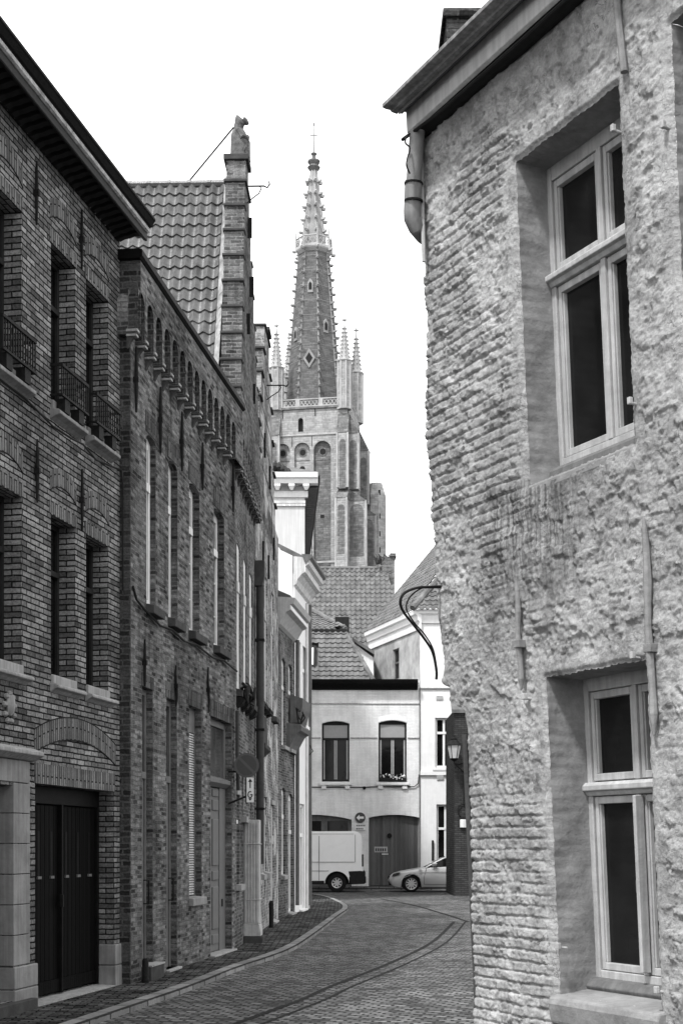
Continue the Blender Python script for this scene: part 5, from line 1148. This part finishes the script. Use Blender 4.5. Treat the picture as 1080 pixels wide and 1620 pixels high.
# wall anchors, hooks, thin pipes
def pin(fr, u, v, parent, ln=.05): m = MB(fr); m.tube([(u, -.02, v), (u, ln, v+.005)], .010, 7); m.box(u-.012, u+.014, ln-.02, ln+.005, v-.005, v+.035); return m.build('hinge_pin', 'trim', parent, bevel=.004)
for u, v in ((1.07, 2.62), (1.32, 1.05), (2.16, 2.75), (2.24, 4.17), (2.24, .86), (2.62, 5.55), (2.2, 5.72)): pin(FR, u, v, hr)
def ranchor(u0, v0, v1, t=.022):
    m = MB(FR); n = 10; m.tube([(u0+.008*math.sin(k), .028, v0+(v1-v0)*k/n) for k in range(n+1)], [t*(.35 if k in (0, n) else 1+.15*math.sin(k*2)) for k in range(n+1)], 7)
    m.box(u0-.028, u0+.034, .0, .055, v0+(v1-v0)*.38, v0+(v1-v0)*.38+.05); return m.build('wall_anchor', 'reveal', hr, bevel=.006)
ranchor(1.02, 2.68, 3.39, .02); ranchor(2.3, 2.3, 3.52, .024)
MB(FR).tube([(2.29, .04, 6.8), (2.28, .04, 6.4), (2.31, .035, 6.0)], .022, 8).build('wall_pipe', 'reveal', hr, smooth=True)
MB(FR).tube([(.13, .05, 6.62), (.12, .05, 6.3), (.1, .05, 5.75)], .014, 8).build('wall_pipe', 'trim', hr, smooth=True)
m = MB(FR); m.tube([(.275+.0*k, .0, 2.45-.26*k) for k in range(11)], .02, 8); m.build('corner_guard', 'stone_dark', hr, smooth=True)
# cornice, gutter, roof, chimney
MB(FR).prof([(.0, 6.62), (.10, 6.62), (.13, 6.64), (.13, 6.79), (.0, 6.79)], .08, 9).build('fascia', 'fascia', hr, bevel=.004)
MB(FR).prof([(.0, 6.605), (.04, 6.60), (.10, 6.612), (.115, 6.618), (.0, 6.618)], .09, 9).build('fascia_mould', 'dark_trim', hr)
MB(FR).prof([(.0, 6.792), (.135, 6.792), (.15, 6.772), (.185, 6.778), (.19, 6.762), (.235, 6.766), (.245, 6.778), (.275, 6.776), (.305, 6.782), (.305, 6.808), (.0, 6.85)], .06, 9).build('cornice', 'crown', hr, bevel=.003)
roof_plain('roof', FR, [(.1, .2, 6.86), (9, .2, 6.86), (9, -3, 9.0), (.1, -3, 9.0)], 'tile_dark', hr)
c0 = at(706, 90, 11.6); c1 = at(757, 16, 11.6); m = MB(); m.box(c0.x, c1.x, 11.6, 12.2, c0.z-1.2, c1.z); m.box(c0.x-.03, c1.x+.03, 11.57, 12.23, c1.z-.06, c1.z+.01); m.build('chimney', 'brickB_dark', hr, bevel=.01)
dp = thing('drainpipe', 'thick painted drainpipe with a bent foot under the cornice corner of the limewashed house', 'drainpipe', FR.P(.03, .1, 5.9))
P_ = lambda x, y, w: (lambda q: (q[0], w, q[1]))(FR.px(x, y, w))
m = MB(FR); m.tube([P_(660, 206, .11), P_(656, 260, .11), P_(654, 290, .11)], .052, 14); m.tube([P_(654, 286, .11), P_(652, 335, .11), P_(652, 345, .11), P_(658, 358, .08), P_(668, 370, .0), P_(674, 375, -.1)], .06, 14); m.build('pipe', 'pipeR', dp, smooth=True)
for y in (290, 318): m = MB(FR); m.tube([P_(654, y-1.5, .11), P_(654, y+1.5, .11)], .066, 14); m.build('pipe_collar', 'iron', dp)
def loop(name, label, pts, r, grp=None):
    p = smooth_path([at(*q) for q in pts], 6); m = MB(); m.tube(p, r, 6); return tag(m.build(name, 'plastic', smooth=True), label, 'cable', grp)
loop('hanging_cable', 'thick black cable looping out from the corner of the limewashed house over the white houses', [(700, 929, 9.98), (680, 929, 9.9), (660, 930, 9.8), (640, 938, 9.75), (633, 952, 9.75), (638, 968, 9.8), (655, 990, 9.85), (672, 1012, 9.9), (684, 1032, 9.95), (690, 1060, 9.98), (690, 1075, 10.0)], .010)
loop('hanging_cable', 'thinner inner cable of the loops hanging at the corner of the limewashed house', [(700, 927, 9.98), (672, 929, 9.85), (655, 938, 9.8), (645, 950, 9.8), (643, 965, 9.82), (655, 985, 9.86), (672, 1005, 9.9), (685, 1028, 9.95), (691, 1060, 10.0)], .0055)
loop('hanging_cable', 'thin black wire curling down beside the drainpipe at the corner of the limewashed house', [(700, 165, 9.9), (672, 200, 9.85), (655, 208, 9.8), (644, 214, 9.75), (641, 225, 9.75), (648, 234, 9.75), (644, 250, 9.72), (643, 262, 9.72), (648, 274, 9.75)], .006)
cable('hanging_cable', 'black cables bundled along the underside of the wooden cornice of the limewashed house', FR, [(.05, .15, 6.60), (.5, .14, 6.57), (.9, .12, 6.585), (1.5, .14, 6.56), (2.4, .13, 6.58), (3.6, .13, 6.57)], .012)

# ------------------------------------------------------------------ beyond it: dark brick wall with lantern
r2 = thing('dark_brick_house', 'narrow strip of dark brick house end between the parked silver car and the limewashed house', 'house', (3.96, 50, 0))
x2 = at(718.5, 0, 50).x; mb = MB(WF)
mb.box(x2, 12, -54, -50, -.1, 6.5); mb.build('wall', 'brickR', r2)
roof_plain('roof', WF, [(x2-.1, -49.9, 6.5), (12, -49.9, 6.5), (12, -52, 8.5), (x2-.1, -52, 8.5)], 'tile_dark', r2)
F50 = Fr((0, 50), (1, 0), (0, -1)); q = F50.px
a, b = q(727, 1310), q(737, 1297); MB(F50).box(a[0], b[0], .0, .12, a[1], b[1]).build('meter_box', 'offwhite', r2, bevel=.02)
cc = q(733, 1283, .05); MB(F50).tube([(cc[0]+.2*math.cos(k/12*6.28), .05, cc[1]+.24*math.sin(k/12*6.28)) for k in range(13)], .02, 6).build('cable_coil', 'iron', r2)
MB(F50).tube([(cc[0], .05, cc[1]+.2), (cc[0]+.02, .05, 4.4)], .018, 6).build('cable_run', 'iron', r2)
ln = thing('wall_lantern', 'black iron wall lantern with pale glass on the corner of the dark brick house', 'lantern', at(718, 1200, 49.6))
c = at(718, 1190, 49.6); m = MB(); m.lathe((c.x, c.y, c.z-.22), [(.15, 0), (.24, .44)], 6); m.build('lamp_glass', 'lamp_glass', ln)
m = MB(); m.lathe((c.x, c.y, c.z+.225), [(.28, 0), (.26, .04), (.16, .14), (.10, .2), (.12, .24), (.05, .28), (.03, .36)], 6); m.build('lamp_hood', 'iron', ln)
m = MB(); m.lathe((c.x, c.y, c.z-.33), [(.04, 0), (.12, .06), (.16, .10)], 6)
for k in range(6): a = 2*math.pi*k/6; m.tube([(c.x+.155*math.cos(a), c.y+.155*math.sin(a), c.z-.22), (c.x+.245*math.cos(a), c.y+.245*math.sin(a), c.z+.22)], .012, 5)
m.build('lamp_frame', 'iron', ln)
m = MB(); m.tube([(c.x, c.y, c.z-.33), (c.x+.02, c.y, c.z-.42), (c.x+.2, c.y+.2, c.z-.42), (c.x+.38, c.y+.42, c.z-.35)], .022, 6); m.tube([(c.x+.02, c.y, c.z-.42), (c.x+.2, c.y+.2, c.z-.55), (c.x+.38, c.y+.42, c.z-.7)], .018, 6); m.build('lamp_bracket', 'iron', ln)

# ------------------------------------------------------------------ vehicles
def wheel(fr, u, w, r, wd, parent, spokes, rimr, side=1):
    t = MB(fr); pr = [(rimr, -wd), (r*.95, -wd), (r, -wd*.85), (r, -wd*.15), (r*.95, 0), (rimr, .0), (rimr, -wd)]; n = 28; rings = []
    for (rr, ww) in pr: rings.append([t.pt((u+rr*math.cos(2*math.pi*k/n), w+side*ww, r+rr*math.sin(2*math.pi*k/n))) for k in range(n)])
    for a, b in zip(rings, rings[1:]):
        for k in range(n): t.idx((a[k], a[(k+1) % n], b[(k+1) % n], b[k]))
    wo = t.build('wheel', 'tyre', parent, smooth=True)
    m = MB(fr); m.disc((u, r), rimr*.99, w-side*.10, w-side*.09, 24)
    m.build('wheel_hollow', 'plastic', wo)
    m = MB(fr); pr = [(rimr*1.0, -.07), (rimr*1.0, -.005), (rimr*.9, -.012), (rimr*.88, -.07)]; rings = []
    for (rr, ww) in pr: rings.append([m.pt((u+rr*math.cos(2*math.pi*k/n), w+side*ww, r+rr*math.sin(2*math.pi*k/n))) for k in range(n)])
    for a, b in zip(rings, rings[1:]):
        for k in range(n): m.idx((a[k], a[(k+1) % n], b[(k+1) % n], b[k]))
    for k in range(spokes):
        a = 2*math.pi*k/spokes+.3; ca, sa = math.cos(a), math.sin(a); h = .032
        P4 = [(-h, .04), (h, .04), (h*.7, rimr*.93), (-h*.7, rimr*.93)]
        m.prism(P4, lambda p, e: (u+p[1]*ca-p[0]*sa, w-side*(.06, .018)[e], r+p[1]*sa+p[0]*ca))
    m.disc((u, r), .06, w-side*.05, w-side*.008, 12); m.build('rim', 'alloy', wo, smooth=False); return wo
def loft_side(fr, stations, mat, name, parent, arches=(), smooth=True, W=.9):
    """Body shell: stations (u, z_bottom, z_top, half_width, tuck) swept along u; wheel arches cut the flank's lower edge."""
    m = MB(fr); rows = []
    for (u, zb, zt, hw, tk) in stations:
        zb2 = zb
        for (cu, cr, cz) in arches:
            if abs(u-cu) < cr: zb2 = max(zb2, cz+math.sqrt(cr*cr-(u-cu)**2))
        zb2 = min(zb2, zt-.08); h = zt-zb2
        prof = [(-hw+.04, zb2), (-hw, zb2+h*.12), (-hw-.0, zb2+h*.55), (-hw+.015, zb2+h*.72), (-hw+tk*.45, zb2+h*.93), (-hw+tk, zt), (-hw*.4, zt+.02), (hw*.4, zt+.02), (hw-tk, zt), (hw-tk*.45, zb2+h*.93), (hw-.015, zb2+h*.72), (hw, zb2+h*.55), (hw, zb2+h*.12), (hw-.04, zb2)]
        rows.append([m.pt((u, w, z)) for w, z in prof])
    for a, b in zip(rows, rows[1:]):
        for k in range(len(a)-1): m.idx((a[k], a[k+1], b[k+1], b[k]))
    m.idx(rows[0]); m.idx(rows[-1][::-1]); return m.build(name, mat, parent, smooth=smooth)
def interp(pts, u):
    for a, b in zip(pts, pts[1:]):
        if a[0] <= u <= b[0]: t = (u-a[0])/(b[0]-a[0]); return [a[k]+(b[k]-a[k])*t for k in range(len(a))]
    return list(pts[-1] if u > pts[-1][0] else pts[0])
# silver car, nose to the left
cx = at(615.5, 0, 54.3).x; FCR = Fr((cx, 55.15, -.06), (1, 0), (0, -1)); HW = .88
car = thing('parked_car', 'silver saloon car parked beside the plank garage door, its rear hidden by dark brick wall', 'car', (cx+2.2, 55.15, -.06))
key = [(0, .42, .50, .55, .05), (.06, .30, .60, .66, .08), (.2, .22, .70, .78, .1), (.45, .19, .78, .85, .12), (.9, .17, .86, .88, .14), (1.35, .16, .93, .88, .12), (1.6, .16, .96, .88, .1), (2.6, .16, .98, .89, .08), (3.6, .16, 1.01, .88, .08), (4.1, .2, 1.02, .86, .1), (4.4, .25, 1.0, .8, .1), (4.5, .35, .9, .7, .1), (4.52, .45, .8, .62, .05)]
stn = [interp(key, u) for u in np.linspace(0, 4.52, 92)]
loft_side(FCR, stn, 'silver', 'body', car, arches=((.84, .37, .31), (3.62, .37, .31)))
gk = [(1.38, .93, .96, .70), (1.75, .95, 1.16, .68), (2.1, .97, 1.33, .62), (2.4, .98, 1.40, .58), (2.9, .98, 1.42, .57), (3.4, 1.0, 1.36, .58), (3.8, 1.0, 1.18, .62), (4.05, 1.0, 1.03, .64)]
def green(name, mat, us_, inset, zin, parent, extra=0):
    m = MB(FCR); rows = []
    for u in us_:
        _, zb, zt, rw = interp(gk, u); zt += extra; hw = .82-inset
        rows.append([m.pt(p) for p in ((u, -hw, zb), (u, -rw-.04+inset, zt-.05), (u, -rw+.1, zt), (u, 0, zt+.015), (u, rw-.1, zt), (u, rw+.04-inset, zt-.05), (u, hw, zb))])
    for a, b in zip(rows, rows[1:]):
        for k in range(6): m.idx((a[k], a[k+1], b[k+1], b[k]))
    m.idx(rows[0]); m.idx(rows[-1][::-1]); return m.build(name, mat, parent, smooth=True)
green('windows', 'pane', np.linspace(1.38, 4.05, 40), .02, 0, car)
m = MB(FCR)                                         # roof skin and pillars over the glass
for sg in (-1, 1):
    A_ = []
    for u in np.linspace(1.38, 4.05, 40): _, zb, zt, rw = interp(gk, u); A_.append((u, sg*(rw+.015), zt-.035))
    m.tube(A_, .035, 6)
    for u in (2.75,): _, zb, zt, rw = interp(gk, u); m.tube([(u, sg*.815, zb), (u, sg*(rw+.02), zt-.05)], .035, 6)
rows = []
for u in np.linspace(2.15, 3.45, 20):
    _, zb, zt, rw = interp(gk, u); rows.append([m.pt(p) for p in ((u, -rw-.01, zt-.03), (u, -rw+.1, zt+.012), (u, 0, zt+.03), (u, rw-.1, zt+.012), (u, rw+.01, zt-.03))])
for a, b in zip(rows, rows[1:]):
    for k in range(4): m.idx((a[k], a[k+1], b[k+1], b[k]))
m.build('roof', 'silver', car, smooth=True)
for sg in (1, -1):
    wheel(FCR, .84, sg*.87, .325, .2, car, 10, .225, sg); wheel(FCR, 3.62, sg*.87, .325, .2, car, 10, .225, sg)
    m = MB(FCR); m.lathe((1.72, sg*.93, .99), [(.05, 0), (.1, .03), (.11, .1), (.06, .15)], 8, sy=.8); m.build('mirror', 'silver', car, smooth=True)
    m = MB(FCR); hp = [(.10, .60), (.16, .70), (.30, .745), (.42, .76), (.36, .66), (.2, .6)]; m.prism(hp, lambda p, e: (p[0], sg*(.62, .70+p[0]*.42)[e], p[1])); ho = m.build('headlight', 'pane_grey', car)
    m = MB(FCR); m.tube([(1.33, sg*.883, .3), (1.33, sg*.885, .6), (1.42, sg*.86, .93)], .008, 4); m.tube([(2.72, sg*.893, .3), (2.72, sg*.893, .95)], .008, 4); m.tube([(1.33, sg*.883, .3), (2.72, sg*.893, .3)], .006, 4); m.build('door_seam', 'plastic', car)
    MB(FCR).box(2.45, 2.62, sg*.885-.015, sg*.885+.015, .80, .83).build('door_handle', 'alloy', car)
    MB(FCR).tube([(.3, sg*.80, .45), (1.0, sg*.885, .74), (2.6, sg*.90, .80), (4.2, sg*.87, .84)], .012, 5).build('body_crease', 'silver', car)
m = MB(FCR); m.box(-.02, .1, -.25, -.03, .48, .6); m.box(-.02, .1, .03, .25, .48, .6); m.build('grille', 'plastic', car, bevel=.01)
m = MB(FCR); m.box(.02, .14, -.55, .55, .26, .38); m.build('air_intake', 'plastic', car)
MB(FCR).box(1.24, 3.2, -.86, .86, .15, .19).build('underside', 'plastic', car)
MB(FCR).box(.5, 3.95, -.66, .66, .2, .7).build('wheel_housing', 'plastic', car)
# white van, tail to the right
vx = at(578, 0, 54.2).x; L_ = 5.4; FV = Fr((vx-L_, 55.2, -.06), (1, 0), (0, -1))
van = thing('delivery_van', 'white panel van with a black rear bumper, its front hidden by the left row', 'van', (vx-2.7, 55.2, -.06))
VW = .98; m = MB(FV)
prof = [(.0, .45), (.02, .85), (.35, 1.12), (.95, 1.28), (1.55, 2.02), (1.9, 2.24), (2.6, 2.32), (4.9, 2.33), (5.14, 2.29), (5.24, 2.16), (5.29, 1.4), (5.32, .62)]
ar = [(4.31+.46*math.cos(R(a)), .34+.46*math.sin(R(a))) for a in range(0, 181, 15)]; af = [(.85+.46*math.cos(R(a)), .34+.46*math.sin(R(a))) for a in range(0, 181, 15)]
low = [(5.32, .62), (4.95, .60), (4.78, .60)]+[(x, max(z, .34)) for x, z in ar if x < 4.78]+[(3.83, .34), (3.83, .42), (1.33, .42)]+[(x, max(z, .34)) for x, z in af]+[(.39, .3), (.05, .3)]
outline = prof[:-1]+low
tb = lambda z: 0 if z < 1.15 else .1*((z-1.15)/1.2)**1.3
N = len(outline); ins = [(-1, 0), (1, 0)]
def vp(p, wv_): return (p[0], wv_*(VW-tb(p[1])), p[1])
L1 = [m.pt(vp(p, 1)) for p in outline]; L2 = [m.pt(vp(p, -1)) for p in outline]
m.idx(L1); m.idx(L2[::-1])
for k in range(N): m.idx((L1[k], L2[k], L2[(k+1) % N], L1[(k+1) % N]))
body = m.build('body', 'vanw', van, bevel=.05)
bw_ = MB(FV); bw_.box(.5, 4.9, -.7, .7, .3, 1.0); bw_.build('wheel_housing', 'plastic', van)
for sg in (1, -1):
    wheel(FV, 4.31, sg*.93, .36, .22, van, 8, .2, sg); wheel(FV, .85, sg*.93, .36, .22, van, 8, .2, sg)
    m = MB(FV); m.box(1.34, 3.82, sg*.965-.02, sg*.965+.02, .3, .44); m.build('side_skirt', 'plastic', van)
    m = MB(FV); m.prism([(4.83, .30), (5.38, .32), (5.40, .80), (5.2, .82), (4.75, .80), (4.8, .6)], lambda p, e: (p[0], sg*(.80, 1.0)[e], p[1])); m.build('bumper', 'plastic', van, bevel=.02)
    m = MB(FV)
    m.box(3.62, 3.64, sg*.984-.004, sg*.984+.004, .45, 1.14); m.prism([(3.62, 1.15), (3.64, 1.15), (3.64, 2.15), (3.62, 2.15)], lambda p, e: (p[0], sg*(VW-tb(p[1])+(-.01, .004)[e]), p[1]))
    m.prism([(5.0, 1.15), (5.015, 1.15), (5.015, 2.2), (5.0, 2.2)], lambda p, e: (p[0], sg*(VW-tb(p[1])+(-.01, .004)[e]), p[1]))
    m.build('panel_seam', 'trim_mid', van)
    m = MB(FV); m.box(1.4, 4.98, sg*.981-.002, sg*.981+.005, 1.14, 1.165); m.box(1.4, 4.0, sg*.981-.002, sg*.981+.006, .80, .83); m.build('body_crease', 'trim', van)
    m = MB(FV); m.prism([(2.0, 2.215), (4.95, 2.215), (4.95, 2.235), (2.0, 2.235)], lambda p, e: (p[0], sg*(VW-tb(p[1])+(-.01, .006)[e]), p[1])); m.build('roof_rail', 'trim', van)
    MB(FV).box(5.26, 5.325, sg*.9-.08, sg*.9+.08, .98, 1.45).build('tail_light', 'sign_dark', van, bevel=.015)
    m = MB(FV); m.prism([(1.25, 1.35), (1.85, 1.35), (1.85, 1.95), (1.62, 1.95)], lambda p, e: (p[0], sg*(VW-tb(p[1])+(-.02, .006)[e]), p[1])); m.build('side_window', 'pane', van)
    m = MB(FV); m.lathe((1.45, sg*1.08, 1.4), [(.06, 0), (.1, .05), (.1, .3), (.05, .34)], 8); m.build('mirror', 'plastic', van)
MB(FV).box(5.33, 5.42, -.98, .98, .35, .6).build('bumper', 'plastic', van, bevel=.02)
m = MB(FV); m.prism([(1.0, 1.32), (1.53, 1.98), (1.50, 2.0), (.97, 1.34)], lambda p, e: (p[0], (-.8, .8)[e], p[1]+.02)); m.build('windscreen', 'pane', van)
